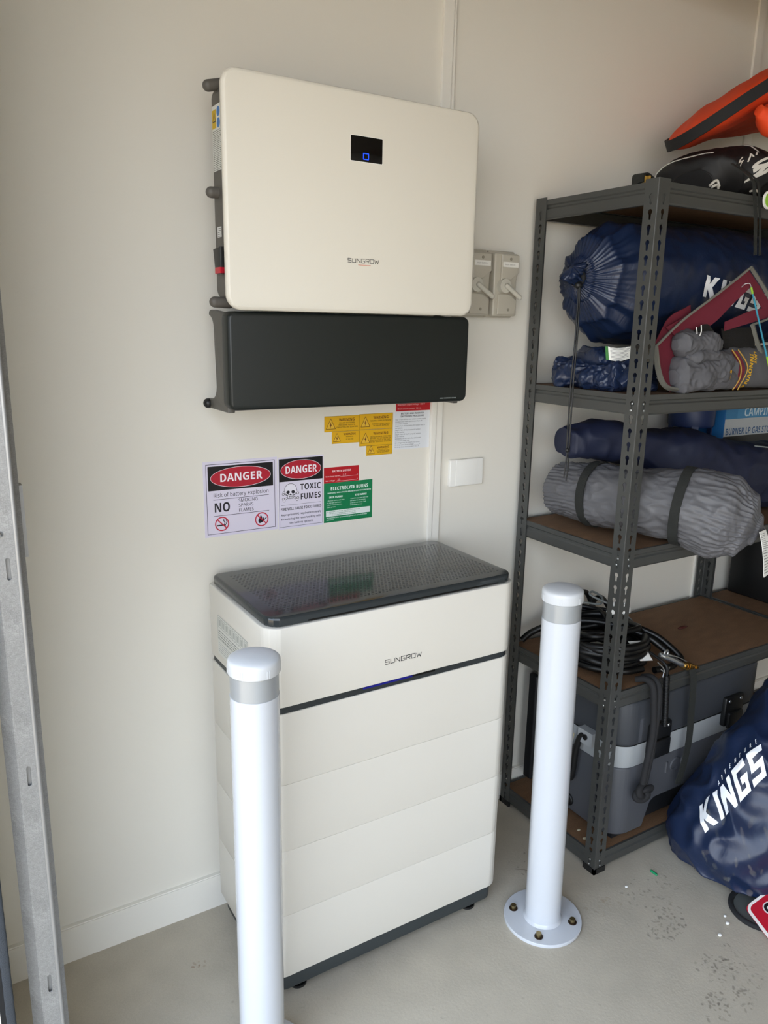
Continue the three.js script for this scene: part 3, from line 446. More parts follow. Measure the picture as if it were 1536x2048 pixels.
sticker('procedure_sheet', 'white printed shutdown procedure sheet beside the yellow stickers', 'sticker', 0.505, 0.6128, 1.131, 1.227, 640, (g, w, h) => {
  g.fillStyle = '#dfe2e6'; g.fillRect(0, 0, w, h); centred(g, 'BATTERY AND INVERTER', w / 2, h * 0.08, 'bold 36px sans-serif', '#3a3c44', w * 0.68); centred(g, 'SHUTDOWN PROCEDURE', w / 2, h * 0.15, 'bold 36px sans-serif', '#3a3c44', w * 0.68);
  ['Step 1: Turn off the main switch inverter supply', 'located in the main switchboard. Turn off', 'the battery isolator', 'Step 2: Turn off the battery DC isolator next to', 'the battery', 'Step 3: Turn off the inverter AC isolator', 'at the inverter', 'Step 4: Turn off the PV array DC isolator', 'at the inverter', 'WARNING: Do not open plug and socket', 'connectors under load', 'DC voltage may be present at all times', 'PV Array open circuit voltage: ________ V', 'PV Array short circuit current: 33.5  A'].forEach((s, i) => leftT(g, s, 18, h * (0.225 + i * 0.056), '26px sans-serif', '#4c5058', w - 40));
}, { edge: 0xdfe2e6 });
sticker('rating_sticker', 'red sticker tucked under the wiring box above the white sheet', 'sticker', 0.5095, 0.6128, 1.228, 1.262, 512, (g, w, h) => {
  g.fillStyle = '#b3121e'; g.fillRect(0, 0, w, h); centred(g, 'BATTERY SYSTEM', w / 2, h * 0.28, 'bold 30px sans-serif', '#e8b8b8'); leftT(g, 'Maximum output voltage:  600 V', 22, h * 0.58, '28px sans-serif', '#eac4c4', w - 44); leftT(g, 'Short circuit current:  33.5 A', 22, h * 0.88, '28px sans-serif', '#eac4c4', w - 44);
}, { edge: 0xb3121e });

// ---------------------------------------------------------------- shelving
const SX = 0.915, SXR = 1.792, SZ = 0.412, SZB = 0.02, SH = 1.763, FL = 0.038, TH = 0.0018;
const LEVELS = [1.757, 1.29, 0.91, 0.53, 0.058], BH = 0.047;
function flangeGeo() { // flange 0..FL wide, keyhole slots all the way up
  const s = rrect(0, FL, 0, SH, 0.0006), cx = FL * 0.52;
  for (let y = 0.03; y < SH - 0.02; y += 0.0325) { const h = new THREE.Path(); h.moveTo(cx - 0.0032, y - 0.0085); h.absarc(cx, y - 0.0085, 0.0032, Math.PI, Math.PI * 2, false); h.lineTo(cx + 0.0034, y + 0.001); h.absarc(cx, y + 0.0055, 0.0062, -0.95, Math.PI + 0.95, false); h.closePath(); s.holes.push(h); }
  return new THREE.ExtrudeGeometry(s, { depth: TH, bevelEnabled: false, curveSegments: 5 });
}
const FLG = flangeGeo();
function shelfUnit(dx, label) {
  const a = SX + dx, b = SXR + dx, t = thing('shelving_unit', label, 'shelf', [(a + b) / 2, 0, (SZ + SZB) / 2]);
  const xf = (g, m) => g.clone().applyMatrix4(m);
  for (const [x, sx] of [[a, 1], [b, -1]]) for (const [z, sz] of [[SZ, -1], [SZB, 1]]) {
    const front = sx > 0 ? FLG.clone().translate(x, 0, sz < 0 ? z - TH : z) : FLG.clone().translate(x - FL, 0, sz < 0 ? z - TH : z);
    const sideG = FLG.clone().rotateY(-Math.PI / 2).translate(TH, 0, 0); if (sz < 0) sideG.translate(0, 0, z - FL); else sideG.translate(0, 0, z); sideG.translate(sx > 0 ? x : x - TH, 0, 0);
    const corner = new THREE.CylinderGeometry(0.0024, 0.0024, SH, 14).translate(x + sx * 0.0018, SH / 2, z + sz * 0.0018);
    const p = part(t, 'post', merge(front, sideG, corner), mat.shelf);
    part(p, 'foot_cap', merge(box(sx > 0 ? x - 0.002 : x - FL - 0.002, sx > 0 ? x + FL + 0.002 : x + 0.002, 0, 0.016, sz < 0 ? z - 0.006 : z - 0.002, sz < 0 ? z + 0.002 : z + 0.006), box(sx > 0 ? x - 0.002 : x - 0.006, sx > 0 ? x + 0.006 : x + 0.002, 0, 0.016, sz < 0 ? z - FL - 0.002 : z - 0.002, sz < 0 ? z + 0.002 : z + FL + 0.002)), mat.foot);
  }
  const prof = () => { const s = new THREE.Shape(); [[0, 0], [0.006, 0], [0.006, -0.012], [0.0025, -0.015], [0.0025, -0.02], [0.0055, -0.024], [0.0055, -0.043], [0.0035, -BH], [0, -BH], [-0.008, -BH], [-0.008, -BH + 0.002], [0, -BH + 0.002], [0, -0.012], [-0.012, -0.012], [-0.012, -0.01], [0, -0.01]].forEach((p, i) => i ? s.lineTo(...p) : s.moveTo(...p)); s.closePath(); return s; };
  for (const y of LEVELS) {
    const fb = (z, out) => { const g = new THREE.ExtrudeGeometry(prof(), { depth: b - a - 0.01, bevelEnabled: false }); g.rotateY(Math.PI / 2); /* shape x -> -z */ if (out > 0) g.scale(1, 1, -1); g.translate(a + 0.005, y, z); if (out > 0) { const i = g.toNonIndexed ? g : g; const p = i.attributes.position; for (let k = 0; k < p.count; k += 3) { const x1 = p.getX(k), y1 = p.getY(k), z1 = p.getZ(k); p.setXYZ(k, p.getX(k + 1), p.getY(k + 1), p.getZ(k + 1)); p.setXYZ(k + 1, x1, y1, z1); } i.computeVertexNormals(); } return g; };
    const front = fb(SZ - TH - 0.0062, 1), back = fb(SZB + TH + 0.0062, -1);
    part(t, 'beam', front, mat.shelf); part(t, 'beam', back, mat.shelf);
    for (const [x, s] of [[a + TH + 0.0062, -1], [b - TH - 0.0062, 1]]) { const g = new THREE.ExtrudeGeometry(prof(), { depth: SZ - SZB - 0.01, bevelEnabled: false }); if (s < 0) { g.rotateY(Math.PI).translate(x, y, SZ - 0.005); } else g.translate(x, y, SZB + 0.005); part(t, 'beam', g, mat.shelf); }
    part(t, 'deck', box(a + 0.009, b - 0.009, y - 0.0098, y - 0.001, SZB + 0.009, SZ - 0.009), mat.deck, 'brown particle-board deck');
    if (y < 1.7) for (const [rx, ry] of [[0.01, -0.02], [0.013, -0.036]]) { /* rivets on the front corner */
      part(t, 'rivet', new THREE.SphereGeometry(0.0032, 10, 6).scale(1, 1, 0.5).translate(a + rx + 0.008, y + ry, SZ + 0.0003), mat.steel);
      part(t, 'rivet', new THREE.SphereGeometry(0.0032, 10, 6).scale(0.5, 1, 1).translate(a - 0.0003, y + ry, SZ - rx - 0.008), mat.steel); }
  }
  return t;
}
shelfUnit(0, 'dark grey slotted steel shelving unit with brown decks, full of camping gear');
shelfUnit(0.886, 'second dark grey shelving unit joined onto the end of the full one');

// ---------------------------------------------------------------- decal printing on cloth
function decal(parent, name, mesh, at, toward, spin, size, tex, o = {}) {
  scene.updateMatrixWorld(true);
  const pos = V(...at), m = new THREE.Matrix4().lookAt(V(...toward), V(0, 0, 0), V(0, 1, 0)), q = new THREE.Quaternion().setFromRotationMatrix(m).multiply(new THREE.Quaternion().setFromAxisAngle(V(0, 0, 1), spin));
  const g = new DecalGeometry(mesh, pos, new THREE.Euler().setFromQuaternion(q), V(...size));
  const b = baseOf(parent); g.translate(-b[0], -b[1], -b[2]);
  const d = shade(new THREE.Mesh(g, new THREE.MeshStandardMaterial({ map: tex, transparent: true, roughness: o.rough ?? 0.55, polygonOffset: true, polygonOffsetFactor: -1 }))); d.name = name; if (o.label) d.userData.label = o.label; parent.add(d); return d;
}
// hand-drawn block capitals K I N G S
function kings(g, w, h, withTop) {
  const y0 = withTop ? h * 0.28 : h * 0.08, H2 = h - y0 - h * 0.06, cw = w / 5.05, f = '#eef1f4'; g.fillStyle = f;
  const poly = (i, pts, ww = 1) => { g.beginPath(); pts.forEach(([x, y], k) => { const X = i * cw + 6 + x * cw * 0.9 * ww, Y = y0 + y * H2; k ? g.lineTo(X, Y) : g.moveTo(X, Y); }); g.closePath(); g.fill(); };
  poly(0, [[0, 0], [0.3, 0], [0.3, 0.36], [0.68, 0], [1.02, 0], [0.56, 0.46], [1.04, 1], [0.66, 1], [0.3, 0.62], [0.3, 1], [0, 1]]);
  poly(1.12, [[0, 0], [0.32, 0], [0.32, 1], [0, 1]]);
  poly(1.6, [[0, 0], [0.3, 0], [0.7, 0.55], [0.7, 0], [1, 0], [1, 1], [0.7, 1], [0.3, 0.46], [0.3, 1], [0, 1]]);
  poly(2.72, [[0, 0], [1.05, 0], [1.05, 0.22], [0.32, 0.22], [0.32, 0.78], [0.76, 0.78], [0.76, 0.62], [0.5, 0.62], [0.5, 0.42], [1.06, 0.42], [1.06, 1], [0, 1]]);
  poly(3.9, [[0, 0], [1.05, 0], [1.05, 0.22], [0.32, 0.22], [0.32, 0.4], [1.06, 0.4], [1.06, 1], [0, 1], [0, 0.78], [0.74, 0.78], [0.74, 0.6], [0, 0.6]]);
  if (withTop) { g.font = `bold ${h * 0.15}px sans-serif`; [...'ADVENTURE'].forEach((c, i) => g.fillText(c, w * (0.3 + i * 0.075), h * 0.2)); }
}
const kingsTex = canvasTex(1024, 260, (g, w, h) => kings(g, w, h, true)), kingsPlain = canvasTex(1024, 220, (g, w, h) => kings(g, w, h, false));

// ---------------------------------------------------------------- deck 2: large navy sleeping bag sack
{
  const t = thing('gear_bag', 'large shiny navy drawstring sack with white lettering on the second deck', 'bag', [1.3, 1.38, 0.2]);
  const body = part(t, 'body', soft([[0.9, 1.558, 0.185], [1.1, 1.556, 0.185], [1.4, 1.556, 0.185], [1.78, 1.552, 0.185]], [[0, 0.012, 0.014], [0.03, 0.045, 0.05], [0.07, 0.1, 0.108], [0.14, 0.136, 0.146], [0.24, 0.145, 0.15], [0.6, 0.146, 0.15], [0.9, 0.138, 0.145], [1, 0.03, 0.03]], { pleats: 46, pleatAmp: 0.011, pleatLen: 0.13, ends: [1, 1], fold: 0.008, freq: 6.5, seed: 3.2, lobes: 9, lobeLen: 0.085, lobeAmp: 0.0075, nu: 220, nt: 150, ridge: 0.7 }), mat.navyShiny);
  part(t, 'gathered_neck', soft([[0.925, 1.558, 0.195], [0.9, 1.565, 0.2], [0.882, 1.585, 0.2]], [[0, 0.02, 0.022], [0.5, 0.016, 0.02], [0.8, 0.026, 0.03], [1, 0.006, 0.006]], { pleats: 12, pleatAmp: 0.012, pleatLen: 0.3, nu: 60, nt: 20, fold: 0.004, seed: 8 }), mat.navyShiny);
  part(t, 'neck_binding', new THREE.TorusGeometry(0.017, 0.007, 8, 24).rotateY(Math.PI / 2).translate(0.906, 1.56, 0.197), mat.softBlack);
  part(t, 'cord_toggle', new THREE.SphereGeometry(0.009, 14, 10).scale(1.2, 1, 1).translate(0.893, 1.541, 0.215), mat.black, 'black cord lock');
  const cord = [[0.892, 1.54, 0.216], [0.884, 1.47, 0.226], [0.875, 1.39, 0.234], [0.872, 1.3, 0.234], [0.871, 1.2, 0.236], [0.872, 1.135, 0.236]];
  part(t, 'drawcord', merge(tube(cord, 0.0022, 50, 6), tube(cord.map(([x, y, z], i) => [x + 0.0045 * Math.min(1, i / 3), y, z + 0.004]), 0.0022, 50, 6), new THREE.SphereGeometry(0.006, 10, 8).translate(0.873, 1.14, 0.238), tube([[0.873, 1.14, 0.238], [0.868, 1.1, 0.24], [0.866, 1.07, 0.24]], 0.0018, 20, 6), tube([[0.873, 1.14, 0.238], [0.88, 1.1, 0.238], [0.878, 1.06, 0.236]], 0.0018, 20, 6)), mat.black, 'long black hanging drawcord');
  printOn(body, 'printed_lettering', body.geometry.userData.surf, [[0.35, 3.38], [0.645, 3.64], [0.358, 2.98], [0.655, 3.24]], kingsPlain, 'white printed block lettering');
}
// folded navy cloths beneath the sack
{
  const t = thing('folded_navy_bag', 'crumpled folded navy cloth bag lying under the large sack', 'bag', [1.03, 1.29, 0.2]);
  part(t, 'lower_fold', soft([[0.955, 1.325, 0.1], [0.965, 1.325, 0.2], [0.975, 1.322, 0.33]], [[0, 0.02, 0.02], [0.1, 0.045, 0.034], [0.9, 0.045, 0.034], [1, 0.02, 0.012]], { e: 3, fold: 0.02, freq: 24, seed: 5, flatY: 1.2905 }), mat.navyShiny);
  part(t, 'lower_fold', soft([[0.95, 1.32, 0.27], [1.0, 1.322, 0.3], [1.07, 1.32, 0.3]], [[0, 0.015, 0.02], [0.1, 0.04, 0.032], [0.9, 0.042, 0.032], [1, 0.012, 0.012]], { e: 2.6, fold: 0.02, freq: 26, seed: 9, flatY: 1.2905 }), mat.navyShiny);
  part(t, 'upper_fold', soft([[0.935, 1.37, 0.2], [1.0, 1.37, 0.23], [1.06, 1.36, 0.26]], [[0, 0.02, 0.01], [0.12, 0.075, 0.02], [0.85, 0.075, 0.024], [1, 0.03, 0.012]], { e: 3.2, fold: 0.014, freq: 24, seed: 14 }), mat.navyShiny);
  part(t, 'tail_fold', soft([[0.935, 1.31, 0.33], [0.96, 1.33, 0.345], [0.99, 1.36, 0.32]], [[0, 0.02, 0.012], [0.3, 0.026, 0.02], [1, 0.012, 0.01]], { fold: 0.01, freq: 20, seed: 2, flatY: 1.2905 }), mat.navyShiny);
  const lab = part(t, 'care_label', sheet([[[0.935, 1.398, 0.277], [0.956, 1.394, 0.3], [0.985, 1.399, 0.315]], [[0.93, 1.366, 0.288], [0.953, 1.364, 0.312], [0.985, 1.374, 0.325]]], 0.001, 0.002, 30), new THREE.MeshStandardMaterial({ map: canvasTex(128, 96, (g) => { g.fillStyle = '#e6e6e0'; g.fillRect(0, 0, 128, 96); g.fillStyle = '#3c7a3a'; g.fillRect(0, 0, 14, 96); g.fillStyle = '#888'; for (let y = 10; y < 92; y += 10) g.fillRect(24, y, 60 + rnd() * 36, 4); }), roughness: 0.7 }), 'white printed care label with green edge');
  part(t, 'tail_fold', soft([[0.965, 1.315, 0.352], [0.985, 1.33, 0.356], [1.0, 1.315, 0.352]], [[0, 0.01, 0.012], [0.3, 0.015, 0.022], [0.7, 0.015, 0.022], [1, 0.006, 0.008]], { fold: 0.008, freq: 22, seed: 21, flatY: 1.2905 }), mat.navyShiny);
}
// grey and maroon rolled bag
{
  const t = thing('rolled_tool_bag', 'grey and maroon rolled fabric bag with yellow lettering on the second deck', 'bag', [1.22, 1.29, 0.38]);
  const A = (x, y, z) => [x, y, z];
  part(t, 'lining_panel', sheet([[A(1.0, 1.405, 0.37), A(1.0, 1.35, 0.385), A(1.05, 1.294, 0.39)], [A(1.06, 1.47, 0.362), A(1.07, 1.38, 0.365), A(1.1, 1.294, 0.37)], [A(1.13, 1.50, 0.358), A(1.15, 1.4, 0.36), A(1.2, 1.294, 0.362)]], 0.003, 0.006, 14), mat.maroon, 'maroon lining');
  part(t, 'flap', sheet([[A(1.035, 1.445, 0.37), A(1.17, 1.505, 0.375), A(1.305, 1.592, 0.38)], [A(1.10, 1.41, 0.375), A(1.2, 1.46, 0.38), A(1.315, 1.545, 0.384)]], 0.004, 0.004, 12), mat.maroon, 'raised maroon flap');
  part(t, 'flap', sheet([[A(1.308, 1.592, 0.38), A(1.36, 1.55, 0.385), A(1.412, 1.502, 0.39)], [A(1.305, 1.56, 0.385), A(1.345, 1.525, 0.388), A(1.385, 1.49, 0.39)]], 0.004, 0.002, 12), mat.maroon);
  part(t, 'flap', sheet([[A(1.412, 1.502, 0.39), A(1.33, 1.49, 0.388), A(1.24, 1.462, 0.384)], [A(1.4, 1.475, 0.392), A(1.32, 1.458, 0.39), A(1.24, 1.44, 0.386)]], 0.004, 0.003, 12), mat.maroon);
  const edge = (pts, w = 0.008) => part(t, 'binding', strap(pts, w, 0.005, [0, 0.5, 1], 50), mat.greyEdge);
  edge([[0.995, 1.40, 0.378], [1.08, 1.462, 0.38], [1.2, 1.53, 0.384], [1.31, 1.596, 0.388]]); edge([[1.31, 1.596, 0.388], [1.37, 1.548, 0.392], [1.416, 1.502, 0.396]]); edge([[1.416, 1.5, 0.396], [1.4, 1.474, 0.397], [1.33, 1.455, 0.396]]); edge([[0.995, 1.402, 0.378], [1.0, 1.34, 0.392], [1.03, 1.305, 0.396], [1.1, 1.296, 0.398]], 0.012);
  // rolled grey body
  part(t, 'upper_roll', soft([[1.055, 1.405, 0.385], [1.12, 1.412, 0.39], [1.21, 1.405, 0.385]], [[0, 0.01, 0.012], [0.12, 0.03, 0.026], [0.7, 0.034, 0.028], [1, 0.02, 0.016]], { fold: 0.009, freq: 22, seed: 31, e: 2.5 }), mat.greyCloth);
  part(t, 'lower_roll', soft([[1.055, 1.33, 0.392], [1.14, 1.336, 0.396], [1.24, 1.335, 0.39]], [[0, 0.016, 0.016], [0.1, 0.035, 0.038], [0.75, 0.04, 0.042], [1, 0.03, 0.036]], { fold: 0.012, freq: 20, seed: 35, e: 2.6, flatY: 1.2905 }), mat.greyCloth);
  part(t, 'middle_roll', soft([[1.08, 1.373, 0.4], [1.17, 1.378, 0.402], [1.26, 1.36, 0.395]], [[0, 0.012, 0.01], [0.15, 0.024, 0.018], [0.8, 0.026, 0.02], [1, 0.018, 0.016]], { fold: 0.007, freq: 24, seed: 37 }), mat.greyCloth);
  part(t, 'lower_roll', soft([[1.15, 1.31, 0.408], [1.22, 1.318, 0.412], [1.27, 1.32, 0.405]], [[0, 0.008, 0.008], [0.3, 0.014, 0.016], [1, 0.012, 0.022]], { fold: 0.005, freq: 30, seed: 39, flatY: 1.2905 }), mat.greyCloth);
  const bodyR = part(t, 'body', soft([[1.245, 1.345, 0.38], [1.36, 1.348, 0.378], [1.62, 1.345, 0.36]], [[0, 0.02, 0.046], [0.06, 0.034, 0.053], [0.8, 0.036, 0.055], [1, 0.02, 0.03]], { e: 2.8, fold: 0.008, freq: 9, seed: 41, flatY: 1.2905 }), mat.greyCloth);
  part(t, 'inner_gap', sheet([[A(1.243, 1.392, 0.408), A(1.268, 1.35, 0.418), A(1.266, 1.298, 0.408)], [A(1.262, 1.39, 0.412), A(1.29, 1.345, 0.42), A(1.275, 1.298, 0.412)]], 0.002, 0, 1), mat.maroon, 'maroon inside');
  part(t, 'gold_trim', tube([[1.242, 1.394, 0.411], [1.266, 1.36, 0.422], [1.274, 1.325, 0.42], [1.262, 1.294, 0.412]], 0.0018, 40, 6), mat.gold, 'gold edging');
  part(t, 'gold_trim', tube([[1.262, 1.394, 0.414], [1.285, 1.365, 0.424], [1.294, 1.34, 0.424], [1.276, 1.294, 0.416]], 0.0016, 40, 6), mat.gold, 'gold edging');
  part(t, 'pocket', sheet([[A(1.235, 1.445, 0.378), A(1.3, 1.448, 0.38), A(1.36, 1.45, 0.38)], [A(1.24, 1.395, 0.388), A(1.3, 1.39, 0.392), A(1.365, 1.39, 0.39)]], 0.003, 0.004, 20), mat.bagBlack, 'black mesh pocket');
  part(t, 'loop', sheet([[A(1.1, 1.435, 0.392), A(1.15, 1.455, 0.395), A(1.19, 1.435, 0.392)], [A(1.1, 1.41, 0.398), A(1.15, 1.412, 0.4), A(1.195, 1.41, 0.398)]], 0.003, 0.003, 20), mat.bagBlack, 'black strap loop');
  edge([[1.335, 1.455, 0.396], [1.352, 1.42, 0.4], [1.372, 1.385, 0.405]], 0.009);
  part(t, 'white_cord', merge(tube([[1.088, 1.412, 0.41], [1.1, 1.43, 0.41], [1.102, 1.447, 0.405]], 0.0014, 20, 6), tube([[1.096, 1.412, 0.412], [1.112, 1.434, 0.412], [1.118, 1.452, 0.406]], 0.0014, 20, 6)), mat.paper, 'pale looped cord');
  const yt = canvasTex(256, 512, (g, w, h) => { g.fillStyle = '#e3b21c'; g.save(); g.translate(w * 0.42, h * 0.03); g.rotate(Math.PI / 2); g.font = 'bold 92px sans-serif'; g.fillText('INNOVNC', 40, 20, 440); g.font = 'bold 60px sans-serif'; g.fillText('LANE', 0, -64); g.restore(); });
  decal(bodyR, 'yellow_lettering', bodyR, [1.318, 1.345, 0.425], [-0.2, 0.15, 1], -0.12, [0.06, 0.105, 0.09], yt, { label: 'yellow printed lettering' });
  decal(bodyR, 'yellow_lettering', t.children.find((c) => c.name === 'lower_roll'), [1.215, 1.335, 0.44], [-0.3, 0.1, 1], 0.2, [0.016, 0.034, 0.08], canvasTex(64, 128, (g) => { g.fillStyle = '#d9a21c'; g.beginPath(); g.moveTo(10, 10); g.lineTo(50, 26); g.lineTo(58, 110); g.lineTo(36, 118); g.lineTo(30, 50); g.lineTo(8, 40); g.fill(); }));
}
// thin blue rod hanging in front of the second deck
{
  const t = thing('thin_rod', 'thin pale blue rod with green tips leaning across the grey bag', 'rod', [1.31, 1.3, 0.43]);
  part(t, 'shaft', tube([[1.268, 1.53, 0.43], [1.36, 1.378, 0.43]], 0.0022, 8, 8), mat.cyan); part(t, 'tip', tube([[1.259, 1.545, 0.43], [1.268, 1.53, 0.43]], 0.0026, 6, 8), mat.lime, 'lime green tip'); part(t, 'tip', tube([[1.36, 1.378, 0.43], [1.405, 1.3025, 0.43]], 0.0026, 6, 8), mat.lime); part(t, 'hook', tube([[1.259, 1.545, 0.43], [1.254, 1.553, 0.428], [1.248, 1.552, 0.42], [1.247, 1.545, 0.412]], 0.0012, 16, 6), mat.steel);
}
single('beige_carton', fslab(1.735, 1.9, 1.661, 1.704, 0.06, 0.16, 0.003, 0.002), mat.beige, 'small beige carton just under the top deck', 'box');

// ---------------------------------------------------------------- deck 3
{
  const t = thing('grey_bag_roll', 'long grey drawstring bag with two black straps sticking out of the third deck', 'bag', [1.05, 0.91, 0.3]);
  const ax = [[0.994, 1.003, 0.08], [1.002, 1.007, 0.16], [1.038, 1.012, 0.32], [1.09, 1.014, 0.455], [1.175, 0.975, 0.6]];
  const prof = [[0, 0.02, 0.02], [0.05, 0.072, 0.072], [0.3, 0.08, 0.081], [0.6, 0.083, 0.083], [0.74, 0.098, 0.098], [0.83, 0.101, 0.103], [0.92, 0.075, 0.078], [0.97, 0.035, 0.036], [1, 0.01, 0.01]];
  const body = part(t, 'body', soft(ax, prof, { pleats: 44, pleatAmp: 0.008, pleatLen: 0.26, ends: [0.6, 1], fold: 0.0068, freq: 15, seed: 17, nu: 260, nt: 170, stretch: [1.4, 1, 0.6], ridge: 0.9 }), mat.grey);
  const c = curve(ax), ring = (tt, r, name) => { const p = c.getPointAt(tt), T = c.getTangentAt(tt), q = new THREE.Quaternion().setFromUnitVectors(V(0, 0, 1), T), pts = []; for (let i = 0; i < 40; i++) { const a = i / 40 * Math.PI * 2, v = V(Math.cos(a) * r, Math.sin(a) * r, 0).applyQuaternion(q).add(p); pts.push([v.x, v.y, v.z]); } pts.push(pts[0]); const g = []; const cc = curve(pts, 0.5, false), pos = [], idx = [], uv = [], n = 90; for (let i = 0; i <= n; i++) { const v = cc.getPointAt(i / n), o = v.clone().sub(p).normalize(); [[-1, -1], [1, -1], [1, 1], [-1, 1]].forEach(([u, w]) => { const z = v.clone().addScaledVector(T, u * 0.0115).addScaledVector(o, w * 0.0018); pos.push(z.x, z.y, z.z); uv.push(i / n * 4, (u + 1) / 2); }); if (i < n) for (let j = 0; j < 4; j++) { const a = i * 4 + j, b = i * 4 + (j + 1) % 4; idx.push(a, b, a + 4, b, b + 4, a + 4); } } const geo = new THREE.BufferGeometry(); geo.setAttribute('position', new THREE.Float32BufferAttribute(pos, 3)); geo.setAttribute('uv', new THREE.Float32BufferAttribute(uv, 2)); geo.setIndex(idx); return part(t, name, toCreasedNormals(geo.toNonIndexed(), 0.7), mat.strapBlack, 'black webbing strap'); };
  ring(0.25, 0.0865, 'strap'); ring(0.665, 0.098, 'strap');
  part(t, 'care_label', sheet([[[1.128, 0.985, 0.618], [1.165, 0.985, 0.61]], [[1.132, 0.945, 0.63], [1.172, 0.943, 0.622]], [[1.148, 0.875, 0.632], [1.19, 0.88, 0.625]]], 0.001, 0.004, 20), new THREE.MeshStandardMaterial({ roughness: 0.8, map: canvasTex(128, 256, (g) => { g.fillStyle = '#e9e9e4'; g.fillRect(0, 0, 128, 256); g.fillStyle = '#8a8a86'; for (let y = 14; y < 246; y += 13) g.fillRect(10, y, 50 + rnd() * 56, 4); }) }), 'white printed care label');
  part(t, 'hanging_cord', tube([[1.21, 0.962, 0.63], [1.235, 0.93, 0.64], [1.25, 0.9, 0.63], [1.26, 0.95, 0.62]], 0.002, 30, 6), mat.black);
}
{
  const t = thing('folding_chair_bag', 'long dark navy carry bag lying behind the grey bag roll', 'bag', [1.33, 0.91, 0.2]);
  const body = part(t, 'body', soft([[0.935, 1.146, 0.155], [1.08, 1.146, 0.19], [1.3, 1.085, 0.24], [1.48, 1.032, 0.262], [1.785, 1.015, 0.265]], [[0, 0.045, 0.04], [0.012, 0.056, 0.043], [0.25, 0.062, 0.05], [0.5, 0.078, 0.098], [0.7, 0.085, 0.092], [0.98, 0.08, 0.09], [1, 0.05, 0.06]], { e: 2.7, fold: 0.016, freq: 6, seed: 23, nu: 140, nt: 120, ridge: 0.6, flatY: 0.911 }), mat.navyDull);
  part(t, 'carry_strap', strap([[1.2, 1.0, 0.318], [1.3, 1.025, 0.328], [1.45, 1.04, 0.345], [1.62, 1.07, 0.347], [1.75, 1.09, 0.335]], 0.026, 0.003, [-0.2, 1, 0.1], 50), mat.strapBlack, 'black webbing carry strap');
  part(t, 'seam', tube([[1.5, 1.125, 0.25], [1.505, 1.1, 0.325], [1.502, 1.04, 0.346], [1.5, 0.97, 0.338]], 0.002, 30, 6), mat.navyShiny);
  part(t, 'zip_cord', merge(tube([[1.53, 1.12, 0.32], [1.6, 1.112, 0.335], [1.72, 1.1, 0.335]], 0.0022, 20, 6)), mat.cordGrey, 'pale cord');
}
{
  const t = thing('gas_bottle', 'blue gas bottle with valve behind the navy carry bag', 'gas bottle', [1.528, 0.91, 0.1]);
  part(t, 'tank', lathe([[0, 0.912], [0.055, 0.912], [0.064, 0.93], [0.066, 0.97], [0.065, 1.03], [0.055, 1.075], [0.035, 1.095], [0, 1.1]], 1.528, 0.1), mat.blueTank);
  part(t, 'collar', merge(lathe([[0.064, 1.152], [0.068, 1.158], [0.069, 1.205], [0.066, 1.208], [0.063, 1.2], [0.061, 1.155], [0.064, 1.152]], 1.528, 0.1), ...[0.4, 2.3, 3.6, 5.5].map((a) => new THREE.BoxGeometry(0.02, 0.1, 0.005).rotateY(-a + Math.PI / 2).translate(1.528 + Math.cos(a) * 0.0645, 1.115, 0.1 + Math.sin(a) * 0.0645))), mat.tankDark, 'dark blue guard collar');
  part(t, 'valve', merge(cylY(1.528, 0.1, 1.09, 1.14, 0.011, 0.009, 20), new THREE.CylinderGeometry(0.01, 0.01, 0.05, 18).rotateZ(Math.PI / 2).translate(1.518, 1.13, 0.11)), mat.brass, 'brass valve');
  part(t, 'handwheel', cylY(1.528, 0.1, 1.14, 1.175, 0.02, 0.017, 24), mat.black);
}
{
  const t = thing('stove_box', 'blue and grey camp stove carton at the end of the third deck', 'box', [1.75, 0.91, 0.2]);
  const bx = fslab(1.6, 1.98, 0.912, 1.215, 0.07, 0.165, 0.002, 0.001);
  const face = canvasTex(1024, 800, (g, w, h) => { g.fillStyle = '#0c0d0f'; g.fillRect(0, 0, w, h); g.fillStyle = '#2a78a8'; g.fillRect(0, 0, w, h * 0.16); g.fillStyle = '#b3b7b8'; g.fillRect(0, h * 0.13, w, h * 0.18); g.fillStyle = '#3b86b4'; g.fillRect(160, 0, w, h * 0.125); leftT(g, 'CAMPING', 250, h * 0.11, 'bold 96px sans-serif', '#cfe0e6'); leftT(g, 'BURNER LP GAS STOVE', 20, h * 0.295, 'bold 76px sans-serif', '#1c4a78', 700); });
  part(t, 'carton', bx, M(0x1b5f96, 0.55));
  part(t, 'printed_front', new THREE.PlaneGeometry(0.376, 0.3).translate(1.79, 1.064, 0.1656), new THREE.MeshStandardMaterial({ map: face, roughness: 0.4 }));
}

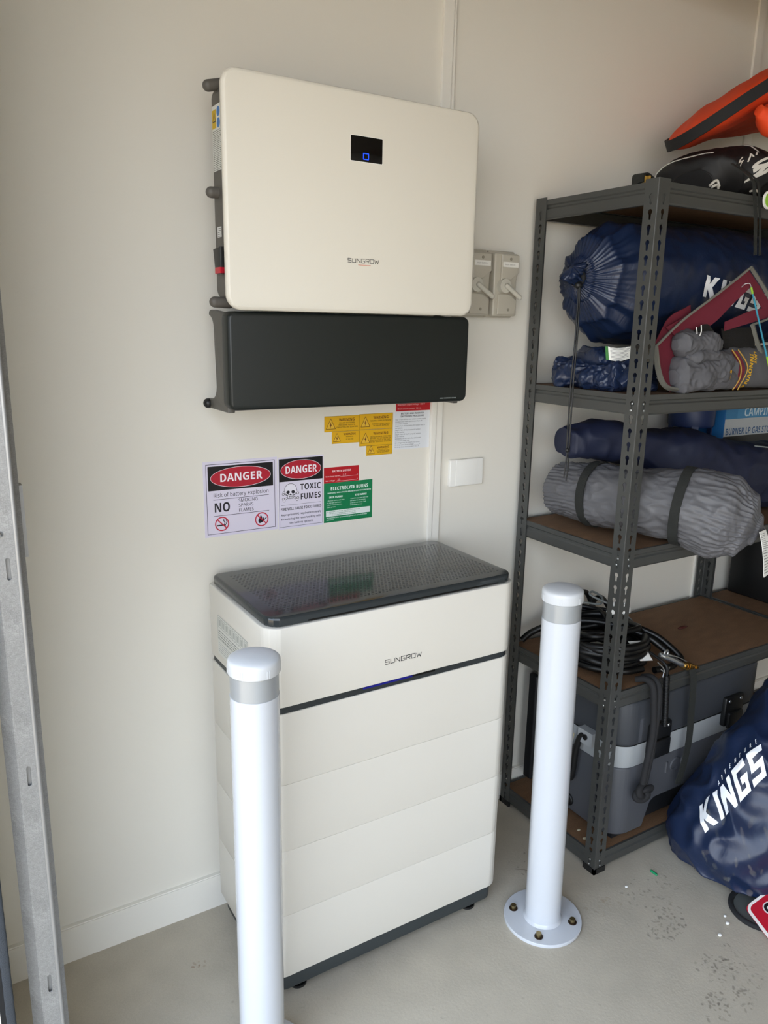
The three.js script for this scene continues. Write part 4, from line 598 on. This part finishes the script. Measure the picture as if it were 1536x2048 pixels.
// ---------------------------------------------------------------- deck 4: hoses, cords, fittings
const D4 = 0.53;
{
  const t = thing('air_hose', 'tangled coil of black air hose piled on the fourth deck', 'hose', [1.07, D4, 0.22]);
  const pts = []; let a = 0.6; const turns = 8;
  for (let i = 0; i <= turns * 14; i++) { a += Math.PI * 2 / 14; const k = i / (turns * 14), rr = 1 + 0.16 * N3(i * 0.37, 2, 5) + 0.08 * Math.sin(i * 0.9); pts.push([1.075 + Math.cos(a) * 0.118 * rr + 0.02 * N3(k * 9, 1, 1), D4 + 0.012 + 0.052 * k + 0.022 * (0.5 + 0.5 * Math.sin(a * 1.31 + i * 0.11)), 0.225 + Math.sin(a) * 0.118 * rr]); }
  part(t, 'coil', tube(pts, 0.0105, 900, 9), mat.hose);
  part(t, 'loose_loop', tube([[1.1, 0.58, 0.1], [1.115, 0.635, 0.075], [1.14, 0.662, 0.07], [1.17, 0.655, 0.07], [1.19, 0.61, 0.08], [1.2, 0.57, 0.12]], 0.008, 60, 9), mat.hose);
  part(t, 'loose_loop', tube([[1.16, 0.59, 0.1], [1.19, 0.632, 0.08], [1.225, 0.634, 0.08], [1.25, 0.59, 0.1]], 0.008, 60, 9), mat.hose);
  part(t, 'loose_loop', tube([[0.935, 0.545, 0.05], [0.96, 0.575, 0.07], [1.02, 0.61, 0.12], [1.1, 0.62, 0.2], [1.17, 0.6, 0.3], [1.2, 0.555, 0.37], [1.175, 0.545, 0.39], [1.11, 0.545, 0.385]], 0.0095, 100, 9), mat.hose);
  part(t, 'loose_loop', tube([[1.05, 0.6, 0.16], [1.14, 0.618, 0.22], [1.2, 0.6, 0.3], [1.225, 0.56, 0.37], [1.215, 0.545, 0.39]], 0.009, 80, 9), mat.hose);
  part(t, 'loose_loop', tube([[0.95, 0.545, 0.2], [0.965, 0.55, 0.3], [1.02, 0.552, 0.36], [1.08, 0.55, 0.37]], 0.009, 60, 9), mat.hose);
  for (let k = 0; k < 5; k++) {
    const q = [], cx = 1.04 + 0.05 * rnd(), cz = 0.15 + 0.13 * rnd(), r0 = 0.07 + 0.04 * rnd(), tx = (rnd() - 0.5) * 0.5, tz = (rnd() - 0.5) * 0.5, y0 = 0.588 + 0.006 * k;
    for (let m = 0; m < 14; m++) { const w = m / 14 * Math.PI * 2, x = Math.cos(w) * r0 * (1 + 0.2 * Math.sin(w * 2 + k)), z = Math.sin(w) * r0 * (1 + 0.15 * Math.cos(w * 3 + k)); q.push([cx + x, y0 + x * tx + z * tz, cz + z]); }
    part(t, 'loose_loop', tube(q, 0.006 + 0.003 * rnd(), 110, 8, true), mat.hose);
  }
  part(t, 'paper_tag', sheet([[[1.06, 0.618, 0.33], [1.11, 0.612, 0.335]], [[1.075, 0.572, 0.365], [1.118, 0.566, 0.37]]], 0.001, 0.003, 20), mat.paper, 'white paper tag');
}
{
  const t = thing('compressor_case', 'black zipped case under the coiled hose on the fourth deck', 'case', [1.07, D4, 0.2]);
  part(t, 'body', soft([[1.03, 0.548, 0.225], [1.075, 0.55, 0.225], [1.12, 0.548, 0.225]], [[0, 0.02, 0.008], [0.15, 0.05, 0.018], [0.85, 0.05, 0.018], [1, 0.02, 0.008]], { e: 3, fold: 0.006, freq: 14, seed: 51, flatY: 0.5305 }), mat.bagBlack);
  part(t, 'label', sheet([[[1.05, 0.57, 0.205], [1.1, 0.57, 0.205]], [[1.05, 0.57, 0.24], [1.1, 0.57, 0.24]]], 0.001, 0.001, 20), mat.paper, 'white printed label');
}
{
  const t = thing('utility_cord', 'thin pale grey cord looped over the black hoses', 'cord', [1.13, D4, 0.12]);
  part(t, 'cord', tube([[1.06, 0.670, 0.13], [1.1, 0.658, 0.13], [1.15, 0.648, 0.14], [1.19, 0.652, 0.11], [1.16, 0.672, 0.1], [1.14, 0.668, 0.11], [1.18, 0.645, 0.15]], 0.0032, 90, 7), mat.cordGrey);
  part(t, 'end_loop', tube([[1.24, 0.575, 0.13], [1.27, 0.58, 0.11], [1.3, 0.572, 0.12], [1.295, 0.56, 0.15], [1.26, 0.556, 0.17], [1.3, 0.548, 0.17]], 0.0032, 60, 7), mat.cordGrey);
  part(t, 'tied_bundle', soft([[1.08, 0.665, 0.235], [1.115, 0.678, 0.24], [1.15, 0.662, 0.25]], [[0, 0.008, 0.006], [0.3, 0.016, 0.014], [0.8, 0.016, 0.014], [1, 0.006, 0.005]], { pleats: 16, pleatAmp: 0.006, pleatLen: 0.3, fold: 0.002 }), mat.paper, 'white tied cord bundle');
}
{
  const t = thing('tyre_inflator', 'chrome tyre inflator with brass nozzle at the deck edge', 'inflator', [1.15, D4, 0.41]);
  part(t, 'handle', soft([[1.1, 0.6, 0.405], [1.14, 0.582, 0.412], [1.185, 0.556, 0.42]], [[0, 0.006, 0.006], [0.15, 0.011, 0.009], [0.8, 0.012, 0.008], [1, 0.008, 0.006]], { nu: 24, nt: 30, fold: 0 }), mat.steel);
  part(t, 'trigger', strap([[1.115, 0.602, 0.415], [1.15, 0.59, 0.424], [1.182, 0.572, 0.428]], 0.008, 0.002, [0, 0, 1], 16), mat.steel);
  part(t, 'nozzle', merge(...[[0, 0.009, 0.012], [0.014, 0.0105, 0.01], [0.024, 0.008, 0.01], [0.033, 0.0055, 0.008], [0.041, 0.0065, 0.005], [0.047, 0.004, 0.008]].map(([d, r, l]) => new THREE.CylinderGeometry(r, r, l, 18).rotateZ(Math.PI / 2 - 0.28).translate(1.187 + d * 0.96, 0.5555 - d * 0.28, 0.421 + d * 0.12))), mat.brass, 'brass stepped nozzle');
  part(t, 'knob', new THREE.TorusGeometry(0.007, 0.003, 8, 20).translate(1.112, 0.607, 0.415), mat.steel); part(t, 'clip', tube([[1.085, 0.585, 0.412], [1.1, 0.565, 0.422], [1.094, 0.545, 0.426], [1.108, 0.552, 0.425], [1.112, 0.57, 0.42]], 0.0016, 30, 6), mat.steel, 'wire clip'); part(t, 'clip', tube([[1.11, 0.556, 0.405], [1.12, 0.548, 0.415], [1.14, 0.558, 0.41]], 0.0018, 20, 6), mat.steel);
}
{
  const t = thing('braided_rope', 'black braided rope hanging over the deck edge with a knotted end', 'rope', [1.03, 0.21, 0.43]);
  part(t, 'rope', tube([[1.03, 0.5405, 0.392], [1.04, 0.548, 0.415], [1.045, 0.535, 0.436], [1.052, 0.48, 0.44], [1.06, 0.4, 0.44], [1.052, 0.32, 0.438], [1.046, 0.25, 0.436]], 0.0085, 120, 10), mat.rope);
  part(t, 'rope', tube([[1.056, 0.5405, 0.39], [1.063, 0.548, 0.416], [1.065, 0.53, 0.438], [1.068, 0.46, 0.441], [1.066, 0.38, 0.44], [1.06, 0.3, 0.438], [1.054, 0.25, 0.436]], 0.0085, 120, 10), mat.rope);
  part(t, 'knot', merge(new THREE.TorusKnotGeometry(0.017, 0.0095, 90, 10, 2, 3).scale(1.15, 0.85, 0.8).translate(1.052, 0.222, 0.436)), mat.rope, 'knotted rope end');
}
{
  const t = thing('spiral_cord', 'black spiral cord hanging down in front of the cooler latch', 'cord', [1.1, 0.4, 0.44]);
  const h = []; for (let i = 0; i <= 44 * 10; i++) { const k = i / 440, a = i / 10 * Math.PI * 2; h.push(V(1.094 + 0.014 * k + Math.cos(a) * 0.0065, 0.556 - 0.15 * k, 0.438 + Math.sin(a) * 0.0065)); }
  part(t, 'coil', new THREE.TubeGeometry(new THREE.CatmullRomCurve3(h), 1300, 0.0021, 5), mat.hose); part(t, 'core', tube([[1.09, 0.6, 0.38], [1.092, 0.585, 0.43], [1.094, 0.556, 0.438], [1.108, 0.406, 0.438]], 0.004, 40, 8), mat.black);
}
{
  const t = thing('black_strap', 'black webbing strap hanging down beside the spiral cord', 'strap', [1.215, 0.22, 0.436]);
  part(t, 'webbing', strap([[1.2, 0.55, 0.38], [1.208, 0.553, 0.418], [1.212, 0.52, 0.434], [1.216, 0.42, 0.438], [1.222, 0.33, 0.437], [1.212, 0.25, 0.436], [1.2, 0.2, 0.434]], 0.02, 0.003, [1, 0, 0.2], 60), mat.strapBlack);
}
single('red_clip', soft([[1.445, 0.5335, 0.2], [1.465, 0.536, 0.204], [1.485, 0.5335, 0.2]], [[0, 0.004, 0.002], [0.3, 0.007, 0.004], [1, 0.003, 0.002]], { nu: 16, nt: 14, fold: 0.001 }), M(0x4a1a14, 0.6), 'small dark red clip lying on the bare fourth deck', 'clip');
{
  const t = thing('black_storage_box', 'plain black storage box standing on the second shelving unit', 'box', [2.1, D4, 0.15]);
  part(t, 'body', vslab(1.915, 2.32, 0.035, 0.26, 0.531, 0.74, 0.01, 0.01, 0.004), mat.black); part(t, 'lid', vslab(1.908, 2.328, 0.03, 0.268, 0.74, 0.765, 0.012, 0.012, 0.004), mat.black);
}

// ---------------------------------------------------------------- deck 5: cooler
{
  const t = thing('cooler_box', 'large grey camping cooler with pale stripe and black latches on lowest deck', 'cooler', [1.29, 0.058, 0.23]);
  const x0 = 0.985, x1 = 1.6, z0 = 0.065, z1 = 0.402;
  const ev = new Evaluator(); ev.useGroups = false; ev.attributes = ['position', 'normal', 'uv'];
  const bodyB = new Brush(vslab(x0, x1, z0, z1, 0.075, 0.282, 0.062, 0.04, 0.006)); bodyB.updateMatrixWorld();
  const w = new THREE.Shape(); [[1.092, 0.05], [1.128, 0.148], [1.145, 0.158], [1.7, 0.158], [1.7, 0.05]].forEach((p, i) => i ? w.lineTo(...p) : w.moveTo(...p)); w.closePath();
  const cut = new Brush(new THREE.ExtrudeGeometry(w, { depth: 0.2, bevelEnabled: false }).translate(0, 0, 0.372)); cut.updateMatrixWorld();
  const bg = ev.evaluate(bodyB, cut, SUBTRACTION).geometry; const body = part(t, 'body', bg, mat.cooler);
  part(t, 'recess_panel', box(1.1, x1 - 0.01, 0.078, 0.157, 0.3722, 0.375), mat.coolerBase, 'black recessed lower panel');
  part(t, 'stripe', vslab(x0 + 0.001, x1 - 0.001, z0 + 0.001, z1 - 0.001, 0.2815, 0.345, 0.061, 0.04, 0.002), mat.coolerStripe, 'pale grey stripe');
  const lid = part(t, 'lid', vslab(x0 - 0.002, x1 + 0.002, z0 - 0.002, z1 + 0.002, 0.3445, 0.478, 0.064, 0.04, 0.012), mat.coolerLidShaded);  // lid colour darkened to paint in the shadow under the deck above
  part(lid, 'lid_rib', vslab(1.03, 1.09, 0.33, 0.4055, 0.352, 0.425, 0.03, 0.004, 0.003), mat.cooler);
  part(lid, 'gasket', vslab(x0 + 0.002, x1 - 0.002, z0 + 0.002, z1 - 0.002, 0.342, 0.3465, 0.06, 0.04, 0), mat.black);
  for (const [x, z] of [[1.06, 0.35], [1.5, 0.34], [1.06, 0.11], [1.5, 0.11]]) part(t, 'foot', box(x - 0.05, x + 0.05, 0.0582, 0.078, z - 0.03, z + 0.03), mat.coolerBase);
  for (const x of [1.128, 1.45]) {
    const l = part(t, 'latch', fslab(x - 0.042, x + 0.042, 0.308, 0.398, z1 - 0.001, z1 + 0.014, 0.006, 0.003), mat.black, 'black plastic latch');
    part(l, 'latch_tab', fslab(x - 0.03, x + 0.034, 0.300, 0.352, z1 + 0.012, z1 + 0.022, 0.006, 0.003), mat.black);
    for (const d of [-0.026, 0.026]) part(l, 'rivet', new THREE.SphereGeometry(0.0052, 12, 8).scale(1, 1, 0.6).translate(x + d, 0.386, z1 + 0.0145), mat.steel);
  }
  // carrying handle on the end
  for (const z of [0.2, 0.3]) part(t, 'handle_bracket', box(0.958, 0.986, 0.325, 0.365, z - 0.026, z + 0.026), mat.coolerStripe, 'pale grey handle bracket');
  const hd = part(t, 'handle', merge(tube([[0.968, 0.35, 0.19], [0.964, 0.345, 0.21], [0.962, 0.3, 0.225], [0.966, 0.21, 0.235], [0.968, 0.188, 0.246], [0.966, 0.21, 0.258], [0.962, 0.3, 0.27], [0.964, 0.345, 0.285], [0.968, 0.35, 0.3]], 0.009, 80, 10)), mat.black, 'black hanging handle');
  part(hd, 'handle_trim', tube([[0.956, 0.34, 0.262], [0.953, 0.3, 0.258], [0.955, 0.215, 0.25], [0.956, 0.19, 0.242], [0.955, 0.215, 0.247], [0.953, 0.3, 0.251]], 0.0018, 60, 6), M(0xb0a88a, 0.5));
  part(t, 'handle_pin', new THREE.CylinderGeometry(0.008, 0.008, 0.004, 20).rotateZ(Math.PI / 2).translate(0.956, 0.347, 0.302), mat.black);
  part(t, 'side_recess', box(0.982, 0.987, 0.12, 0.28, 0.12, 0.2), mat.coolerBase);
  part(t, 'rear_rail', vslab(0.972, 0.99, 0.05, 0.085, 0.09, 0.43, 0.006, 0.006, 0.003), mat.coolerBase, 'black rail on the rear corner');
  part(t, 'drain_plug', merge(new THREE.TorusGeometry(0.014, 0.005, 10, 24).rotateY(Math.PI / 2).translate(0.983, 0.108, 0.235), new THREE.CylinderGeometry(0.01, 0.01, 0.006, 20).rotateZ(Math.PI / 2).translate(0.983, 0.108, 0.235)), mat.black);
  for (const z of [0.335, 0.352]) part(t, 'side_rib', box(0.979, 0.99, 0.085, 0.275, z - 0.003, z + 0.003), mat.cooler);
  const em = (pts, r = 0.0035) => tube(pts.map(([x, y]) => [x, y, z1 + 0.0005]), r, 40, 7);
  part(body, 'raised_lettering', merge(em([[1.184, 0.256], [1.183, 0.24], [1.182, 0.224]], 0.004), em([[1.236, 0.252], [1.222, 0.258], [1.205, 0.246], [1.204, 0.232], [1.216, 0.222], [1.232, 0.226]]), em([[1.262, 0.254], [1.25, 0.248], [1.248, 0.236], [1.258, 0.226], [1.27, 0.228]])), mat.cooler);
}
for (const [x, z, s] of [[0.955, 0.31, 1], [0.943, 0.345, 1.2]]) single('wood_chip', new THREE.IcosahedronGeometry(0.0045 * s, 0).scale(1.4, 0.6, 0.9).translate(x, 0.061, z), mat.beige, 'tiny pale chip on the lowest deck', 'debris', 'chips on the lowest deck');

// ---------------------------------------------------------------- top deck
const TD = 1.7565;
{
  const t = thing('sports_bag', 'black sports bag with white emblem on the top deck', 'bag', [1.42, TD, 0.22]);
  const body = part(t, 'body', soft([[1.235, 1.8, 0.24], [1.3, 1.825, 0.23], [1.5, 1.828, 0.22], [1.78, 1.828, 0.22]], [[0, 0.05, 0.03], [0.06, 0.115, 0.06], [0.2, 0.15, 0.071], [0.5, 0.15, 0.07], [0.95, 0.14, 0.07], [1, 0.09, 0.05]], { e: 2.5, fold: 0.01, freq: 9, seed: 61, flatY: TD + 0.0005, nu: 120, nt: 100 }), mat.bagBlack);
  const on = (t0, t1, a0, a1) => Array.from({ length: 12 }, (_, k) => body.geometry.userData.surf(t0 + (t1 - t0) * k / 11, a0 + (a1 - a0) * k / 11).toArray());
  part(body, 'piping', tube(on(0.05, 0.07, 0.05, 1.9), 0.0024, 60, 6), mat.piping, 'white piping line');
  part(body, 'piping', tube(on(0.2, 0.16, 1.9, 2.6), 0.0019, 40, 6), mat.piping);
  const em = canvasTex(512, 512, (g) => { g.strokeStyle = '#c9c6be'; g.fillStyle = '#c9c6be'; g.lineJoin = 'round'; g.lineWidth = 34; g.beginPath(); g.moveTo(430, 150); g.bezierCurveTo(330, 150, 250, 180, 190, 260); g.lineTo(330, 250); g.lineTo(150, 400); g.moveTo(190, 300); g.lineTo(400, 200); g.lineTo(360, 290); g.lineTo(120, 420); g.stroke(); g.lineWidth = 16; g.beginPath(); g.moveTo(110, 60); g.lineTo(40, 110); g.lineTo(100, 120); g.lineTo(20, 180); g.moveTo(140, 170); g.lineTo(190, 50); g.lineTo(200, 110); g.moveTo(225, 90); g.lineTo(250, 40); g.stroke(); });
  printOn(body, 'printed_emblem', body.geometry.userData.surf, [[0.03, 3.62], [0.24, 3.55], [0.05, 2.55], [0.26, 2.5]], em, 'white printed emblem');
  for (const [x, w] of [[1.232, 0.009], [1.25, 0.006]]) part(t, 'hanging_strap', strap([[x - 0.02, 1.83, 0.37], [x - 0.005, 1.79, 0.418], [x, 1.76, 0.426], [x + 0.012, 1.71, 0.428], [x + 0.03, 1.62, 0.428]], w, 0.002, [1, 0, 0.2], 40), mat.strapBlack, 'black hanging strap');
  const bd = part(t, 'round_badge', new THREE.CylinderGeometry(0.021, 0.021, 0.004, 32).rotateX(Math.PI / 2).translate(1.288, 1.748, 0.428), mat.paper, 'round white and green badge'); part(bd, 'badge_face', new THREE.CylinderGeometry(0.0165, 0.0165, 0.0046, 32).rotateX(Math.PI / 2).translate(1.288, 1.748, 0.4283), mat.lime);
  part(t, 'buckle', merge(tube([[1.1, 1.765, 0.4], [1.118, 1.778, 0.404], [1.13, 1.766, 0.404]], 0.003, 16, 6), tube([[1.106, 1.762, 0.402], [1.118, 1.768, 0.406], [1.13, 1.762, 0.402]], 0.003, 16, 6)), mat.piping);
  part(t, 'buckle', tube([[1.245, 1.766, 0.405], [1.262, 1.77, 0.408], [1.28, 1.764, 0.406]], 0.0025, 16, 6), mat.piping);
}
{
  const t = thing('life_jacket', 'orange padded life jacket with black binding on top of the sports bag', 'life jacket', [1.52, 1.9, 0.22]);
  const R = new THREE.Matrix4().makeTranslation(1.555, 2.064, 0.235).multiply(new THREE.Matrix4().makeRotationZ(0.22)).multiply(new THREE.Matrix4().makeRotationX(-0.27));
  const pad = (s) => { const g = new THREE.SphereGeometry(1, 72, 40), p = g.attributes.position; for (let i = 0; i < p.count; i++) { const x = p.getX(i), y = p.getY(i), z = p.getZ(i), th = Math.sign(y) * Math.pow(Math.abs(y), 0.8); p.setXYZ(i, x * 0.385 * s, th * (y > 0 ? 0.045 : 0.055) * s - 0.075 * x * x + 0.006 * N3(x * 4, z * 4, 3), z * 0.21 * s); } g.computeVertexNormals(); return g.applyMatrix4(R); };
  const sh = part(t, 'padded_panel', pad(1), mat.orange);
  const ringPts = []; for (let i = 0; i < 72; i++) { const a = i / 72 * Math.PI * 2, c = Math.cos(a), s = Math.sin(a), v = V(c * 0.39, -0.077 * c * c, s * 0.214).applyMatrix4(R); ringPts.push([v.x, v.y, v.z]); } ringPts.push(ringPts[0]);
  const upv = V(0, 1, 0).transformDirection(R); part(t, 'binding', strap(ringPts, 0.027, 0.006, [upv.x, upv.y, upv.z], 140), mat.softBlack, 'black edge binding');
  part(t, 'collar_roll', soft([[1.262, 1.95, 0.39], [1.3, 1.936, 0.395], [1.4, 1.942, 0.393], [1.56, 1.955, 0.38]], [[0, 0.012, 0.012], [0.15, 0.036, 0.036], [0.6, 0.04, 0.04], [1, 0.02, 0.02]], { fold: 0.008, freq: 9, seed: 71 }), mat.orange, 'rolled orange collar');
}
{
  const t = thing('loose_strap', 'black strap end with buckle lying on the edge of the top deck', 'strap', [1.0, TD, 0.3]);
  part(t, 'webbing', strap([[0.928, 1.7595, 0.34], [0.935, 1.778, 0.335], [0.955, 1.783, 0.33], [0.985, 1.775, 0.325], [1.04, 1.7605, 0.32], [1.12, 1.7595, 0.3]], 0.03, 0.004, [0.1, 0, 1], 40), mat.strapBlack);
  part(t, 'buckle', merge(box(0.937, 0.942, 1.758, 1.776, 0.325, 0.352), box(0.952, 0.956, 1.758, 1.778, 0.325, 0.352)), mat.gold, 'dull metal buckle');
}

// ---------------------------------------------------------------- floor
{
  const t = thing('floor_bag', 'shiny navy sack with white lettering standing on the concrete floor', 'bag', [1.3, 0, 0.6]);
  const body = part(t, 'body', soft([[1.285, 0.0, 0.605], [1.31, 0.12, 0.605], [1.37, 0.25, 0.605], [1.49, 0.4, 0.6], [1.68, 0.6, 0.58]], [[0, 0.13, 0.13], [0.02, 0.17, 0.17], [0.12, 0.19, 0.186], [0.35, 0.168, 0.165], [0.6, 0.138, 0.135], [0.85, 0.1, 0.1], [0.96, 0.045, 0.045], [1, 0.02, 0.02]], { up: [0, 0, 1], pleats: 22, pleatAmp: 0.012, pleatLen: 0.3, ends: [0.25, 1], fold: 0.026, freq: 5.2, seed: 83, nu: 200, nt: 150, flatY: 0.0015, ridge: 0.75 }), mat.navyShiny);
  printOn(body, 'printed_lettering', body.geometry.userData.surf, [[0.145, -0.075], [0.364, 0.39], [0.221, -0.5], [0.47, 0.03]], kingsTex, 'white printed block lettering');
  const dust = canvasTex(256, 512, (g) => { for (let i = 0; i < 26; i++) { const x = 30 + rnd() * 190, y = 30 + rnd() * 450; g.fillStyle = `rgba(170,165,150,${0.04 + rnd() * 0.13})`; g.beginPath(); g.ellipse(x, y, 3 + rnd() * 7, 8 + rnd() * 26, (rnd() - 0.5) * 0.8, 0, 7); g.fill(); } });
  decal(body, 'dust_smears', body, [1.14, 0.13, 0.66], [-0.8, 0.05, 0.6], 0, [0.2, 0.26, 0.25], dust, { rough: 0.9, label: 'pale dust smears' });
}
{
  const t = thing('number_plate', 'red number tag with white border and black numerals leaning on floor', 'number tag', [1.17, 0, 0.73]);
  const P = canvasTex(512, 512, (g) => { g.fillStyle = '#b5142a'; g.fillRect(0, 0, 512, 512); g.strokeStyle = '#e8e2dc'; g.lineWidth = 26; g.beginPath(); g.roundRect(13, 13, 486, 486, 60); g.stroke(); g.save(); g.translate(130, 60); g.rotate(Math.PI / 2); g.font = 'bold 190px sans-serif'; g.lineWidth = 22; g.strokeStyle = '#d8cfcc'; g.fillStyle = '#0c0c0e'; g.strokeText('898', 20, 0); g.fillText('898', 20, 0); g.restore(); });
  const d1 = V(-0.43, 0, 0.9).normalize(), d2 = V(0.67, 0.66, 0.34).normalize(), n = d1.clone().cross(d2).normalize(); const y = d1.clone().multiplyScalar(-1); const Mx = new THREE.Matrix4().makeBasis(d2, y, d2.clone().cross(y)).setPosition(V(1.148, 0.012, 0.702).addScaledVector(d1, 0.08).addScaledVector(d2, 0.075));
  const pl = part(t, 'plate', extr(rrect(-0.075, 0.075, -0.08, 0.08, 0.016), 0.004, 0.001).translate(0, 0, -0.004).applyMatrix4(Mx), mat.red);
  part(pl, 'printed_face', new THREE.ShapeGeometry(rrect(-0.074, 0.074, -0.079, 0.079, 0.016)).applyMatrix4(Mx.clone().multiply(new THREE.Matrix4().makeTranslation(0, 0, 0.0006))), (() => { P.repeat.set(1 / 0.148, 1 / 0.158); P.offset.set(0.5, 0.5); return new THREE.MeshStandardMaterial({ map: P, roughness: 0.4 }); })());
  const ring = []; for (let i = 0; i < 40; i++) { const a = i / 40 * Math.PI * 2; ring.push([1.19 + Math.cos(a) * 0.078, 0.007, 0.725 + Math.sin(a) * 0.072]); }
  part(t, 'rubber_rim', tube(ring, 0.0065, 90, 10, true), mat.softBlack, 'black rubber ring');
  part(t, 'inner_disc', new THREE.CylinderGeometry(0.071, 0.071, 0.004, 40).scale(1, 1, 0.92).translate(1.19, 0.0035, 0.725), M(0x5a5e5c, 0.6));
}
single('plastic_peg', merge(new THREE.CapsuleGeometry(0.0035, 0.016, 5, 10).rotateX(Math.PI / 2).translate(1.06, 0.0045, 0.492)), M(0x1c8a5a, 0.3), 'tiny green plastic piece on the concrete floor', 'debris');
for (const [x, z, s] of [[1.073, 0.709, 1], [1.022, 0.724, 1], [1.09, 0.69, 0.8], [1.115, 0.73, 0.7], [0.955, 0.49, 0.8]]) single('pebble', new THREE.IcosahedronGeometry(0.0045 * s, 1).scale(1.3, 0.7, 1).translate(x, 0.003 * s, z), mat.paper, 'tiny white crumb on the bare concrete floor', 'debris', 'white crumbs on the floor');

renderer.render(scene, camera);
